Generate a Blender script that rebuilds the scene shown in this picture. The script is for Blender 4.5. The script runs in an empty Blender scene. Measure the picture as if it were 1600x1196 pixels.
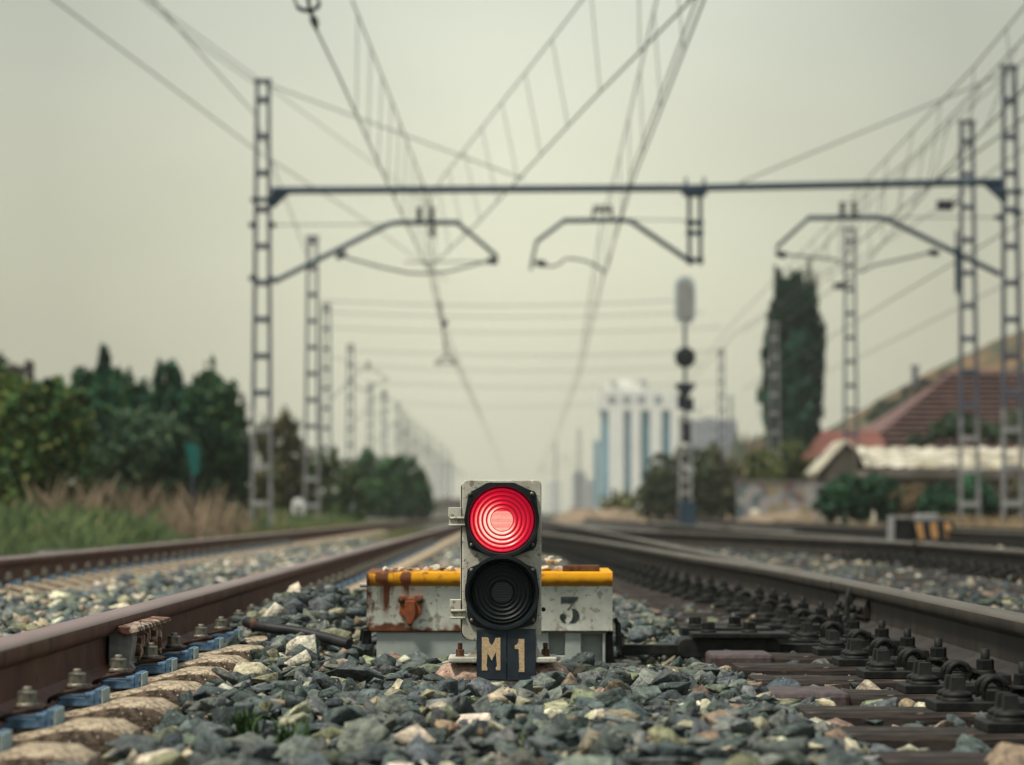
import bpy, bmesh, math, random
import numpy as np
from mathutils import Vector, Matrix, Euler

random.seed(7); RNG = np.random.default_rng(11)
sc = bpy.context.scene
COL = sc.collection
R = math.radians

# ------------------------------------------------------------------ camera
F = 4500.0                      # focal length in photo pixels (photo 1600 x 1196)
CAMZ = 0.433
PITCH = math.atan(202 / F); YAW = -math.atan(10 / F)
cam = bpy.data.cameras.new('camera'); camo = bpy.data.objects.new('camera', cam); COL.objects.link(camo)
camo.location = (0, 0, CAMZ); camo.rotation_euler = (math.pi/2 + PITCH, 0, YAW)
cam.sensor_width = 36; cam.lens = F/1600*36; cam.clip_start = 0.05; cam.clip_end = 6000
cam.dof.use_dof = True; cam.dof.focus_distance = 7.42; cam.dof.aperture_fstop = 4.1
sc.camera = camo
CR = Euler((math.pi/2 + PITCH, 0, YAW)).to_matrix()

def P(px, py, d):
    """a point at forward distance d seen at photo pixel px, py"""
    v = CR @ Vector(((px-800)/F, (598-py)/F, -1))
    v *= d / v.y
    return Vector((v.x, v.y, v.z + CAMZ))

# ------------------------------------------------------------------ sky and sun
SUN_EL, SUN_AZ = 60, -50       # overcast: high, from the left, a little in front
w = bpy.data.worlds.new('World'); sc.world = w; w.use_nodes = True
nt = w.node_tree; N = nt.nodes; L = nt.links
bg = N['Background']
tc = N.new('ShaderNodeTexCoord')
sky = N.new('ShaderNodeTexSky'); sky.sky_type = 'NISHITA'; sky.sun_disc = False
sky.sun_elevation = R(SUN_EL); sky.sun_rotation = R(SUN_AZ)
sky.air_density = 1.5; sky.dust_density = 4
sep = N.new('ShaderNodeSeparateXYZ'); L.new(tc.outputs['Generated'], sep.inputs[0])
ramp = N.new('ShaderNodeValToRGB'); L.new(sep.outputs['Z'], ramp.inputs[0])
cr = ramp.color_ramp
cr.elements[0].position = 0.0; cr.elements[0].color = (5.7, 5.55, 4.25, 1)
cr.elements[1].position = 1.0; cr.elements[1].color = (5.5, 6.6, 7.0, 1)
e = cr.elements.new(0.10); e.color = (6.15, 6.15, 4.7, 1)
e = cr.elements.new(0.30); e.color = (5.2, 5.7, 5.3, 1)
# bright veil of thinner cloud ahead and uneven cloud cover
def vmath(op, a=None, b=None):
    n = N.new('ShaderNodeVectorMath'); n.operation = op
    if a is not None: L.new(a, n.inputs[0])
    if b is not None:
        if isinstance(b, tuple): n.inputs[1].default_value = b
        else: L.new(b, n.inputs[1])
    return n
def math_(op, a, b, c=None):
    n = N.new('ShaderNodeMath'); n.operation = op
    for i, v in enumerate((a, b) if c is None else (a, b, c)):
        if isinstance(v, (int, float)): n.inputs[i].default_value = v
        else: L.new(v, n.inputs[i])
    return n.outputs[0]
vd = Vector((0.0, 1.0, 0.125)).normalized()
sub = vmath('SUBTRACT', tc.outputs['Generated'], tuple(vd))
scl = vmath('MULTIPLY', sub.outputs[0], (6.4, 1.0, 5.2))
ln = vmath('LENGTH', scl.outputs[0])
veil = math_('SUBTRACT', 1.0, math_('MULTIPLY', ln.outputs['Value'], 0.40))
veil = math_('MAXIMUM', veil, 0.60)
nz = N.new('ShaderNodeTexNoise'); nz.inputs['Scale'].default_value = 5.0; nz.inputs['Detail'].default_value = 3
mp = N.new('ShaderNodeMapping'); mp.inputs['Scale'].default_value = (1, 1, 2.2); L.new(tc.outputs['Generated'], mp.inputs[0]); L.new(mp.outputs[0], nz.inputs['Vector'])
cl = math_('MULTIPLY_ADD', nz.outputs['Fac'], 0.44, 0.83)
veil = math_('MULTIPLY', veil, cl)
mul = N.new('ShaderNodeMixRGB'); mul.blend_type = 'MULTIPLY'; mul.inputs[0].default_value = 1
L.new(ramp.outputs[0], mul.inputs[1]); L.new(veil, mul.inputs[2])
mx = N.new('ShaderNodeMixRGB'); mx.inputs[0].default_value = 0.90
L.new(sky.outputs[0], mx.inputs[1]); L.new(mul.outputs[0], mx.inputs[2])
L.new(mx.outputs[0], bg.inputs[0]); bg.inputs[1].default_value = 0.142

sun = bpy.data.lights.new('sun', 'SUN'); suno = bpy.data.objects.new('sun', sun); COL.objects.link(suno)
sun.energy = 4.4; sun.angle = R(9); sun.color = (1.0, 0.93, 0.80)
sd = Vector((math.sin(R(SUN_AZ))*math.cos(R(SUN_EL)), -0.55*math.cos(R(SUN_EL)), math.sin(R(SUN_EL)))).normalized()
suno.rotation_euler = sd.to_track_quat('Z', 'Y').to_euler()
sky.sun_rotation = math.atan2(sd.x, sd.y); sky.sun_elevation = math.asin(sd.z)

sc.view_settings.view_transform = 'Standard'; sc.view_settings.look = 'None'
sc.view_settings.exposure = 0.0; sc.view_settings.gamma = 1
cy = sc.cycles
cy.use_denoising = True; cy.denoiser = 'OPENIMAGEDENOISE'
cy.max_bounces = 5; cy.diffuse_bounces = 3; cy.glossy_bounces = 2; cy.transmission_bounces = 2; cy.volume_bounces = 0
cy.transparent_max_bounces = 4; cy.caustics_reflective = False; cy.caustics_refractive = False
cy.sample_clamp_indirect = 4; cy.use_adaptive_sampling = False
cy.volume_step_rate = 1.0

# ------------------------------------------------------------------ materials
def mat(name, c1, c2=None, scale=8.0, rough=0.8, metal=0.0, bump=0.0, bscale=None, detail=6, spots=None, attr=None,
        stretch=(1,1,1), mid=(0.35, 0.65), spec=0.18, emit=None):
    m = bpy.data.materials.new(name); m.use_nodes = True
    t = m.node_tree; n = t.nodes; l = t.links; b = n['Principled BSDF']
    b.inputs['Roughness'].default_value = rough; b.inputs['Metallic'].default_value = metal
    b.inputs['Specular IOR Level'].default_value = spec
    tcn = n.new('ShaderNodeTexCoord'); mpn = n.new('ShaderNodeMapping'); mpn.inputs['Scale'].default_value = stretch
    l.new(tcn.outputs['Object'], mpn.inputs[0])
    col = None
    if attr:
        a = n.new('ShaderNodeAttribute'); a.attribute_name = attr; col = a.outputs['Color']
    if c2 is not None:
        nn = n.new('ShaderNodeTexNoise'); nn.inputs['Scale'].default_value = scale; nn.inputs['Detail'].default_value = detail
        nn.inputs['Roughness'].default_value = 0.6
        l.new(mpn.outputs[0], nn.inputs['Vector'])
        rp = n.new('ShaderNodeValToRGB'); l.new(nn.outputs['Fac'], rp.inputs[0])
        rp.color_ramp.elements[0].position = mid[0]; rp.color_ramp.elements[1].position = mid[1]
        rp.color_ramp.elements[0].color = (*c1, 1); rp.color_ramp.elements[1].color = (*c2, 1)
        if col is not None:
            mm = n.new('ShaderNodeMixRGB'); mm.blend_type = 'MULTIPLY'; mm.inputs[0].default_value = 1
            l.new(col, mm.inputs[1]); l.new(rp.outputs[0], mm.inputs[2]); col = mm.outputs[0]
        else: col = rp.outputs[0]
    if spots:   # (colour, scale, threshold)
        for (scol, ssc, th) in spots:
            vn = n.new('ShaderNodeTexNoise'); vn.inputs['Scale'].default_value = ssc; vn.inputs['Detail'].default_value = 4
            l.new(mpn.outputs[0], vn.inputs['Vector'])
            r2 = n.new('ShaderNodeValToRGB'); l.new(vn.outputs['Fac'], r2.inputs[0])
            r2.color_ramp.elements[0].position = th; r2.color_ramp.elements[1].position = th+0.05
            mm = n.new('ShaderNodeMixRGB'); l.new(r2.outputs[0], mm.inputs[0])
            if col is None: mm.inputs[1].default_value = (*c1, 1)
            else: l.new(col, mm.inputs[1])
            mm.inputs[2].default_value = (*scol, 1); col = mm.outputs[0]
    if col is None: b.inputs['Base Color'].default_value = (*c1, 1)
    else: l.new(col, b.inputs['Base Color'])
    if bump:
        bn = n.new('ShaderNodeTexNoise'); bn.inputs['Scale'].default_value = bscale or scale*3; bn.inputs['Detail'].default_value = 5
        l.new(mpn.outputs[0], bn.inputs['Vector'])
        bb = n.new('ShaderNodeBump'); bb.inputs['Strength'].default_value = 0.9; bb.inputs['Distance'].default_value = bump
        l.new(bn.outputs['Fac'], bb.inputs['Height']); l.new(bb.outputs[0], b.inputs['Normal'])
    m['bsdf'] = b.name
    return m

M = {}
M['stone'] = mat('ballast_stone', (0.35,0.37,0.39), (1.75,1.74,1.62), 48, 0.85, bump=0.007, bscale=95, attr='tone', mid=(0.3,0.7), spots=[((0.24,0.23,0.19), 120, 0.64), ((0.03,0.035,0.035), 90, 0.66)])
M['stone_far'] = mat('ballast_stone_far', (1,1,1), None, attr='tone', rough=0.9)
M['ground'] = mat('ballast_bed', (0.035,0.045,0.045), (0.16,0.15,0.125), 9, 0.95, bump=0.03, bscale=25)
M['rail_left'] = mat('rust_red_rail', (0.062,0.022,0.017), (0.135,0.055,0.040), 6, 0.62, 0.15, bump=0.0006, bscale=120, spots=[((0.03,0.018,0.016), 11, 0.62)])
M['rail_top_left'] = mat('rail_tread_purple', (0.19,0.105,0.10), (0.29,0.185,0.175), 5, 0.36, 0.35, spec=0.5, stretch=(1,.15,1))
M['rail_right'] = mat('dark_brown_rail', (0.018,0.015,0.014), (0.046,0.036,0.030), 7, 0.6, 0.15, bump=0.0006, bscale=120, stretch=(1,1,.25))
M['rail_top_right'] = mat('rail_tread_brown', (0.060,0.045,0.033), (0.125,0.10,0.075), 6, 0.42, 0.3, spec=0.4, stretch=(1,.15,1))
M['concrete_sleeper'] = mat('weathered_concrete', (0.16,0.12,0.085), (0.50,0.41,0.29), 70, 0.9, bump=0.006, bscale=120, mid=(.42,.6), spots=[((0.62,0.54,0.42), 160, 0.66), ((0.06,0.045,0.035), 110, 0.66)])
M['timber'] = mat('old_timber', (0.010,0.009,0.009), (0.052,0.040,0.034), 55, 0.85, bump=0.005, bscale=60, spots=[((0.15,0.12,0.09), 75, 0.62), ((0.010,0.010,0.011), 12, 0.60)], stretch=(.15,1,1))
M['timber_cap'] = mat('sheet_cap', (0.06,0.046,0.048), (0.12,0.092,0.092), 26, 0.6, 0.3, bump=0.002, spots=[((0.12,0.055,0.035), 30, 0.63)])
M['blue'] = mat('blue_grey_plastic', (0.040,0.085,0.15), (0.11,0.19,0.28), 60, 0.6, bump=0.0008, bscale=220, spots=[((0.22,0.29,0.33), 70, 0.62), ((0.05,0.045,0.04), 45, 0.60)])
M['blue_end'] = mat('pale_blue_plastic', (0.20,0.29,0.33), (0.36,0.43,0.43), 60, 0.6)
M['bolt'] = mat('dull_steel_bolt', (0.055,0.055,0.042), (0.24,0.22,0.17), 90, 0.45, 0.3, spec=.5, bump=0.0008, bscale=200)
M['rust'] = mat('rusty_steel', (0.055,0.028,0.018), (0.15,0.075,0.045), 45, 0.75, 0.2, bump=0.001)
M['darkrust'] = mat('dark_rusty_steel', (0.025,0.018,0.015), (0.075,0.042,0.03), 45, 0.7, 0.2)
M['black_steel'] = mat('blackened_steel', (0.008,0.010,0.010), (0.028,0.027,0.024), 30, 0.6, 0.3, bump=0.0008, bscale=120)
M['casting'] = mat('pale_grey_casting', (0.36,0.345,0.28), (0.56,0.54,0.46), 14, 0.7, bump=0.0005, bscale=300, spots=[((0.24,0.21,0.17), 60, 0.60), ((0.62,0.60,0.53), 35, 0.66), ((0.16,0.13,0.10), 210, 0.64)])
M['black'] = mat('black_rubber', (0.010,0.016,0.019), (0.020,0.027,0.030), 25, 0.42)
M['plate'] = mat('black_enamel_plate', (0.015,0.023,0.033), (0.032,0.042,0.052), 30, 0.55, spots=[((0.06,0.025,0.02), 55, 0.72)])
M['letter'] = mat('tan_reflective', (0.40,0.27,0.15), (0.66,0.49,0.31), 220, 0.6)
M['stencil'] = mat('stencil_paint', (0.018,0.026,0.028), (0.05,0.06,0.058), 60, 0.8)
M['dark_lens'] = mat('unlit_lens', (0.012,0.017,0.019), None, rough=0.5, spec=.3)
M['dark_rib'] = mat('unlit_lens_rib', (0.05,0.055,0.06), None, rough=0.3, spec=.5)
M['footing'] = mat('pinkish_concrete', (0.22,0.13,0.10), (0.50,0.36,0.28), 60, 0.95, bump=0.006, bscale=90, spots=[((0.08,0.05,0.04), 85, 0.62)])
M['mast'] = mat('blue_grey_mast', (0.070,0.082,0.115), (0.12,0.13,0.165), 3, 0.6, 0.3)
M['beam'] = mat('dark_blue_beam', (0.025,0.048,0.075), (0.045,0.072,0.105), 3, 0.5, 0.3)
M['mast_white'] = mat('old_white_paint', (0.22,0.22,0.22), (0.34,0.34,0.33), 3, 0.7)
M['mast_pale'] = mat('worn_grey_paint', (0.15,0.15,0.155), (0.26,0.26,0.26), 3, 0.7)
M['wire'] = mat('wire_grey', (0.055,0.065,0.075), None, rough=0.5, metal=0.4)
M['insulator'] = mat('brown_insulator', (0.02,0.022,0.035), None, rough=0.3)
M['leaf'] = mat('leaves', (1,1,1), None, attr='tone', rough=0.7, spec=0.25)
M['bark'] = mat('bark', (0.05,0.035,0.025), (0.10,0.075,0.055), 8, 0.9)
M['white_paint'] = mat('white_render', (0.74,0.74,0.70), (0.84,0.84,0.80), 0.1, 0.7)
M['glass_blue'] = mat('blue_glazing', (0.09,0.24,0.33), (0.14,0.32,0.42), 0.4, 0.25)
M['tower_grey'] = mat('hazy_grey_concrete', (0.25,0.26,0.30), (0.32,0.33,0.36), 0.1, 0.8)
M['window_dark'] = mat('window_dark', (0.04,0.055,0.07), None, rough=0.2)
M['roof_red'] = mat('weathered_red_tiles', (0.10,0.062,0.060), (0.18,0.108,0.10), 1.2, 0.85)
M['roof_orange'] = mat('orange_red_roof', (0.12,0.045,0.036), (0.19,0.075,0.058), 1.0, 0.85)
M['roof_cream'] = mat('cream_sheeting', (0.28,0.24,0.16), (0.66,0.63,0.53), 0.9, 0.7, spots=[((0.16,0.14,0.12), 1.4, 0.56)])
M['wall_dull'] = mat('dull_wall', (0.18,0.15,0.13), (0.30,0.27,0.24), 1, 0.9)
M['brick'] = mat('faded_brick', (0.22,0.12,0.10), (0.34,0.22,0.19), 3, 0.9)
M['hill'] = mat('dry_hillside', (0.05,0.042,0.026), (0.18,0.105,0.050), 0.16, 0.95, spots=[((0.030,0.048,0.028), 0.17, 0.50)], detail=8)
M['peach'] = mat('dry_earth', (0.10,0.080,0.05), (0.27,0.20,0.14), 1.6, 0.95)
M['teal'] = mat('teal_board', (0.01,0.10,0.085), (0.015,0.13,0.11), 2, 0.5)
M['blue_board'] = mat('blue_board', (0.01,0.05,0.16), None, rough=0.5)
M['cable'] = mat('black_cable', (0.012,0.013,0.015), (0.03,0.03,0.03), 30, 0.5)
M['signal_white'] = mat('pale_signal_back', (0.34,0.42,0.42), (0.46,0.54,0.53), 5, 0.6)

# graffiti wall
def graffiti_mat():
    m = mat('graffiti_paint', (0.3,0.28,0.28)); t = m.node_tree; n = t.nodes; l = t.links; b = n['Principled BSDF']
    tcn = n.new('ShaderNodeTexCoord'); v = n.new('ShaderNodeTexVoronoi'); v.inputs['Scale'].default_value = 4.5
    nn = n.new('ShaderNodeTexNoise'); nn.inputs['Scale'].default_value = 2.5
    ad = n.new('ShaderNodeMixRGB'); ad.inputs[0].default_value = .35
    l.new(tcn.outputs['Object'], ad.inputs[1]); l.new(tcn.outputs['Object'], nn.inputs['Vector']); l.new(nn.outputs['Color'], ad.inputs[2]); l.new(ad.outputs[0], v.inputs['Vector'])
    sp = n.new('ShaderNodeSeparateColor'); l.new(v.outputs['Color'], sp.inputs[0])
    rp = n.new('ShaderNodeValToRGB'); rp.color_ramp.interpolation = 'CONSTANT'; l.new(sp.outputs[0], rp.inputs[0])
    cs = [(0.20,0.18,0.20),(0.26,0.24,0.25),(0.11,0.14,0.15),(0.30,0.29,0.28),(0.18,0.12,0.12),(0.32,0.29,0.29),(0.27,0.21,0.12)]
    rp.color_ramp.elements[0].color = (*cs[0],1); rp.color_ramp.elements[1].position = 1/7; rp.color_ramp.elements[1].color = (*cs[1],1)
    for i in range(2,7):
        e = rp.color_ramp.elements.new(i/7); e.color = (*cs[i],1)
    l.new(rp.outputs[0], b.inputs['Base Color']); return m
M['graffiti'] = graffiti_mat()

# red lit lens: brightness falls from the lamp at its centre; the ribs are geometry
def red_lens_mat():
    m = bpy.data.materials.new('lit_red_lens'); m.use_nodes = True
    t = m.node_tree; n = t.nodes; l = t.links; b = n['Principled BSDF']
    b.inputs['Base Color'].default_value = (0.25,0.004,0.012,1); b.inputs['Roughness'].default_value = 0.32
    tcn = n.new('ShaderNodeTexCoord'); sp = n.new('ShaderNodeSeparateXYZ'); l.new(tcn.outputs['Object'], sp.inputs[0])
    def mm(op, a, bb=0.0, c=0.0):
        q = n.new('ShaderNodeMath'); q.operation = op
        for i, v in enumerate((a, bb, c)):
            if isinstance(v, (int, float)): q.inputs[i].default_value = v
            else: l.new(v, q.inputs[i])
        return q.outputs[0]
    r = mm('SQRT', mm('ADD', mm('MULTIPLY', sp.outputs['X'], sp.outputs['X']), mm('MULTIPLY', sp.outputs['Z'], sp.outputs['Z'])))
    rn = mm('DIVIDE', r, 0.0805)
    # lamp image sits low left of each prism ring: weight by direction
    side = mm('DIVIDE', mm('ADD', mm('MULTIPLY', sp.outputs['X'], -0.8), mm('MULTIPLY', sp.outputs['Z'], -0.75)), mm('ADD', r, 0.004))
    ring = mm('FRACT', mm('MULTIPLY', mm('SUBTRACT', rn, 0.355), 7.1))      # 0..1 across each prism ring
    ringw = mm('SUBTRACT', 1.0, mm('ABSOLUTE', mm('SUBTRACT', mm('MULTIPLY', ring, 2.0), 0.9)))
    inner = mm('LESS_THAN', rn, 0.355)
    hot = mm('MULTIPLY', mm('MULTIPLY', ringw, mm('ADD', mm('MULTIPLY', side, 0.58), 0.72)), mm('MULTIPLY', mm('SUBTRACT', 1.16, rn), 2.05))
    lines = mm('MULTIPLY', mm('SINE', mm('MULTIPLY', sp.outputs['Z'], 1900.0)), 0.10)
    topdark = mm('GREATER_THAN', sp.outputs['Z'], 0.0205)
    inn = mm('SUBTRACT', mm('ADD', 0.74, lines), mm('MULTIPLY', topdark, 0.45))
    hotc = mm('ADD', mm('MULTIPLY', inner, inn), mm('MULTIPLY', mm('SUBTRACT', 1.0, inner), hot))
    nz2 = n.new('ShaderNodeTexNoise'); nz2.inputs['Scale'].default_value = 130; l.new(tcn.outputs['Object'], nz2.inputs['Vector'])
    hotc = mm('MULTIPLY', hotc, mm('MULTIPLY_ADD', nz2.outputs['Fac'], 0.5, 0.76))
    rp = n.new('ShaderNodeValToRGB'); l.new(hotc, rp.inputs[0]); c = rp.color_ramp
    c.elements[0].position = 0.0; c.elements[0].color = (0.33,0.003,0.018,1)
    c.elements[1].position = 0.92; c.elements[1].color = (1.0,0.66,0.52,1)
    e = c.elements.new(0.30); e.color = (0.72,0.008,0.035,1)
    e = c.elements.new(0.62); e.color = (0.93,0.20,0.16,1)
    edge = mm('LESS_THAN', ring, 0.15); dk = mm('SUBTRACT', 1.0, mm('MULTIPLY', mm('MULTIPLY', edge, mm('SUBTRACT', 1.0, inner)), 0.88))
    l.new(rp.outputs[0], b.inputs['Emission Color']); l.new(mm('MULTIPLY', dk, 1.08), b.inputs['Emission Strength'])
    return m
M['red_lens'] = red_lens_mat()

# point machine cover: yellow roll, pale painted sides, rust creeping in from the left and bottom
def cover_mat():
    m = mat('machine_cover_paint', (0.46,0.47,0.41), (0.68,0.69,0.61), 9, 0.65, spots=[((0.34,0.33,0.27), 38, 0.56), ((0.10,0.09,0.07), 75, 0.655), ((0.36,0.29,0.18), 16, 0.66)], bump=0.0006, bscale=200)
    t = m.node_tree; n = t.nodes; l = t.links; b = n['Principled BSDF']
    src = b.inputs['Base Color'].links[0].from_socket
    tcn = n.new('ShaderNodeTexCoord'); sp = n.new('ShaderNodeSeparateXYZ'); l.new(tcn.outputs['Object'], sp.inputs[0])
    def mm(op, a, bb=0.0, c=0.0):
        q = n.new('ShaderNodeMath'); q.operation = op
        for i, v in enumerate((a, bb, c)):
            if isinstance(v, (int, float)): q.inputs[i].default_value = v
            else: l.new(v, q.inputs[i])
        return q.outputs[0]
    nn = n.new('ShaderNodeTexNoise'); nn.inputs['Scale'].default_value = 30; nn.inputs['Detail'].default_value = 9; l.new(tcn.outputs['Object'], nn.inputs['Vector'])
    ns = n.new('ShaderNodeTexNoise'); ns.inputs['Scale'].default_value = 26; ns.inputs['Detail'].default_value = 3
    mp2 = n.new('ShaderNodeMapping'); mp2.inputs['Scale'].default_value = (1,1,0.10); l.new(tcn.outputs['Object'], mp2.inputs[0]); l.new(mp2.outputs[0], ns.inputs['Vector'])
    X = sp.outputs['X']; Z = sp.outputs['Z']      # object origin: left bottom front corner of the cover
    # yellow above z=0.145
    yel = mm('GREATER_THAN', mm('ADD', Z, mm('MULTIPLY', nn.outputs['Fac'], 0.008)), 0.142)
    yc = n.new('ShaderNodeMixRGB'); l.new(yel, yc.inputs[0]); l.new(src, yc.inputs[1])
    yr = n.new('ShaderNodeMixRGB'); l.new(nn.outputs['Fac'], yr.inputs[0]); yr.inputs[1].default_value = (0.88,0.44,0.010,1); yr.inputs[2].default_value = (0.66,0.25,0.012,1)
    gr = n.new('ShaderNodeMixRGB'); l.new(yr.outputs[0], gr.inputs[1]); gr.inputs[2].default_value = (0.20,0.085,0.02,1)
    gm = mm('MULTIPLY', mm('SUBTRACT', mm('ADD', 0.149, mm('MULTIPLY', nn.outputs['Fac'], 0.016)), Z), 130.0)
    gk = mm('MULTIPLY', mm('SUBTRACT', nn.outputs['Fac'], 0.60), 9.0)
    gc = n.new('ShaderNodeClamp'); l.new(mm('MAXIMUM', gm, gk), gc.inputs[0]); l.new(mm('MULTIPLY', gc.outputs[0], 0.8), gr.inputs[0])
    l.new(gr.outputs[0], yc.inputs[2])
    # rust mask
    a = mm('MULTIPLY', mm('SUBTRACT', 0.030, X), 20.0)                       # left edge
    bt = mm('MULTIPLY', mm('SUBTRACT', mm('SUBTRACT', 0.034, mm('MULTIPLY', X, 0.055)), Z), 34.0)                      # bottom edge
    corner = mm('MULTIPLY', mm('SUBTRACT', 0.15, mm('ADD', X, mm('MULTIPLY', Z, 2.6))), 4.0)
    topl = mm('MULTIPLY', mm('SUBTRACT', 0.33, mm('ADD', X, mm('MULTIPLY', mm('SUBTRACT', 0.190, Z), 20.0))), 5.0)
    drip = mm('MULTIPLY', mm('MULTIPLY', mm('LESS_THAN', X, 0.30), mm('SUBTRACT', ns.outputs['Fac'], 0.53)), mm('MULTIPLY', mm('SUBTRACT', Z, 0.03), 60.0))
    mk = mm('MAXIMUM', mm('MAXIMUM', a, bt), mm('MAXIMUM', corner, topl))
    mk = mm('ADD', mk, mm('MULTIPLY', mm('SUBTRACT', nn.outputs['Fac'], 0.55), 3.2))
    mk = mm('MAXIMUM', mk, drip)
    rm = n.new('ShaderNodeMapRange'); rm.inputs[1].default_value = 0.0; rm.inputs[2].default_value = 0.5; l.new(mk, rm.inputs[0])
    rc = n.new('ShaderNodeMixRGB'); l.new(nn.outputs['Fac'], rc.inputs[0]); rc.inputs[1].default_value = (0.26,0.085,0.030,1); rc.inputs[2].default_value = (0.045,0.025,0.022,1)
    fin = n.new('ShaderNodeMixRGB'); l.new(rm.outputs[0], fin.inputs[0]); l.new(yc.outputs[0], fin.inputs[1]); l.new(rc.outputs[0], fin.inputs[2])
    l.new(fin.outputs[0], b.inputs['Base Color'])
    return m
M['cover'] = cover_mat()
M['machine_base'] = mat('pale_machine_paint', (0.30,0.33,0.31), (0.42,0.45,0.42), 12, 0.75, bump=0.0006, bscale=200, spots=[((0.12,0.11,0.09), 75, 0.70)])
M['orange'] = mat('orange_red_oxide', (0.16,0.045,0.020), (0.28,0.085,0.035), 50, 0.7, bump=0.0006)

# ------------------------------------------------------------------ mesh helpers
class MB:
    def __init__(s): s.v = []; s.f = []; s.sm = []
    def add(s, vs, fs, M_=None, smooth=False):
        o = len(s.v)
        for p in vs:
            p = Vector(p)
            if M_ is not None: p = M_ @ p
            s.v.append(tuple(p))
        for f in fs: s.f.append([i+o for i in f]); s.sm.append(smooth)
        return s
    def box(s, x0, x1, y0, y1, z0, z1, M_=None):
        vs = [(x,y,z) for z in (z0,z1) for y in (y0,y1) for x in (x0,x1)]
        return s.add(vs, [(0,2,3,1),(4,5,7,6),(0,1,5,4),(2,6,7,3),(0,4,6,2),(1,3,7,5)], M_)
    def hull8(s, lo, hi, z0, z1, M_=None):
        """frustum: lo, hi = (x0,x1,y0,y1)"""
        vs = [(lo[0],lo[2],z0),(lo[1],lo[2],z0),(lo[1],lo[3],z0),(lo[0],lo[3],z0),(hi[0],hi[2],z1),(hi[1],hi[2],z1),(hi[1],hi[3],z1),(hi[0],hi[3],z1)]
        return s.add(vs, [(0,3,2,1),(4,5,6,7),(0,1,5,4),(1,2,6,5),(2,3,7,6),(3,0,4,7)], M_)
    def prism(s, poly, y0, y1, M_=None):
        """poly: (x,z) points; extruded along y"""
        a = 0
        for i in range(len(poly)):
            x0, z0 = poly[i]; x1, z1 = poly[(i+1) % len(poly)]; a += x0*z1-x1*z0
        if a < 0: poly = poly[::-1]
        n = len(poly)
        vs = [(x,y0,z) for x,z in poly] + [(x,y1,z) for x,z in poly]
        fs = [list(range(n)), list(range(2*n-1, n-1, -1))] + [(i, i+n, (i+1)%n+n, (i+1)%n) for i in range(n)]
        return s.add(vs, fs, M_)
    def tube(s, pts, r, n=6, caps=True, smooth=True):
        pts = [Vector(p) for p in pts]; rs = r if isinstance(r, (list,tuple)) else [r]*len(pts)
        vs = []; fs = []
        for i, p in enumerate(pts):
            t = (pts[min(i+1,len(pts)-1)] - pts[max(i-1,0)]).normalized()
            up = Vector((0,0,1)) if abs(t.z) < 0.95 else Vector((0,1,0))
            a = t.cross(up).normalized(); b = t.cross(a)
            for k in range(n):
                an = 2*math.pi*k/n; vs.append(p + (a*math.cos(an) + b*math.sin(an))*rs[i])
        for i in range(len(pts)-1):
            for k in range(n):
                k2 = (k+1) % n; fs.append((i*n+k, i*n+k2, (i+1)*n+k2, (i+1)*n+k))
        s.add(vs, fs, smooth=smooth)
        if caps: 
            s.add(vs[:n][::-1], [list(range(n))]); s.add(vs[-n:], [list(range(n))])
        return s
    def lathe(s, prof, n=32, axis='z', c=(0,0,0), smooth=True, M_=None):
        """prof: (r, h) list"""
        vs = []; fs = []
        for r, h in prof:
            for k in range(n):
                a = 2*math.pi*k/n; x, y = r*math.cos(a), r*math.sin(a)
                if axis == 'z': q = (x, y, h)
                else: q = (x, h, y)      # axis y
                vs.append((q[0]+c[0], q[1]+c[1], q[2]+c[2]))
        for i in range(len(prof)-1):
            for k in range(n):
                k2 = (k+1) % n
                f = (i*n+k, i*n+k2, (i+1)*n+k2, (i+1)*n+k)
                fs.append(f if axis == 'z' else f[::-1])
        return s.add(vs, fs, M_, smooth)
    def build(s, name, m, parent=None, origin=None, bevel=0, seg=2, world=False):
        """vertices are in the parent's space, or in world space with world=True (parents are unrotated then)"""
        me = bpy.data.meshes.new(name)
        pl = Vector((0,0,0)); q_ = parent
        while world and q_ is not None: pl += q_.location; q_ = q_.parent
        org = Vector(origin) if origin is not None else pl.copy()
        vs = [tuple(Vector(v) - org) for v in s.v]
        me.from_pydata(vs, [], s.f)
        for p, q in zip(me.polygons, s.sm): p.use_smooth = q
        if bevel:
            bm = bmesh.new(); bm.from_mesh(me)
            bmesh.ops.remove_doubles(bm, verts=bm.verts, dist=1e-5)
            es = [e for e in bm.edges if len(e.link_faces) == 2 and e.calc_face_angle(0) > 0.5]
            bmesh.ops.bevel(bm, geom=es, offset=bevel, segments=seg, profile=0.5, affect='EDGES', clamp_overlap=True)
            bm.to_mesh(me); bm.free()
        me.materials.append(m)
        o = bpy.data.objects.new(name, me); COL.objects.link(o); o.location = org
        if parent is not None:
            o.parent = parent; o.location = org - pl
        return o

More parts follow.
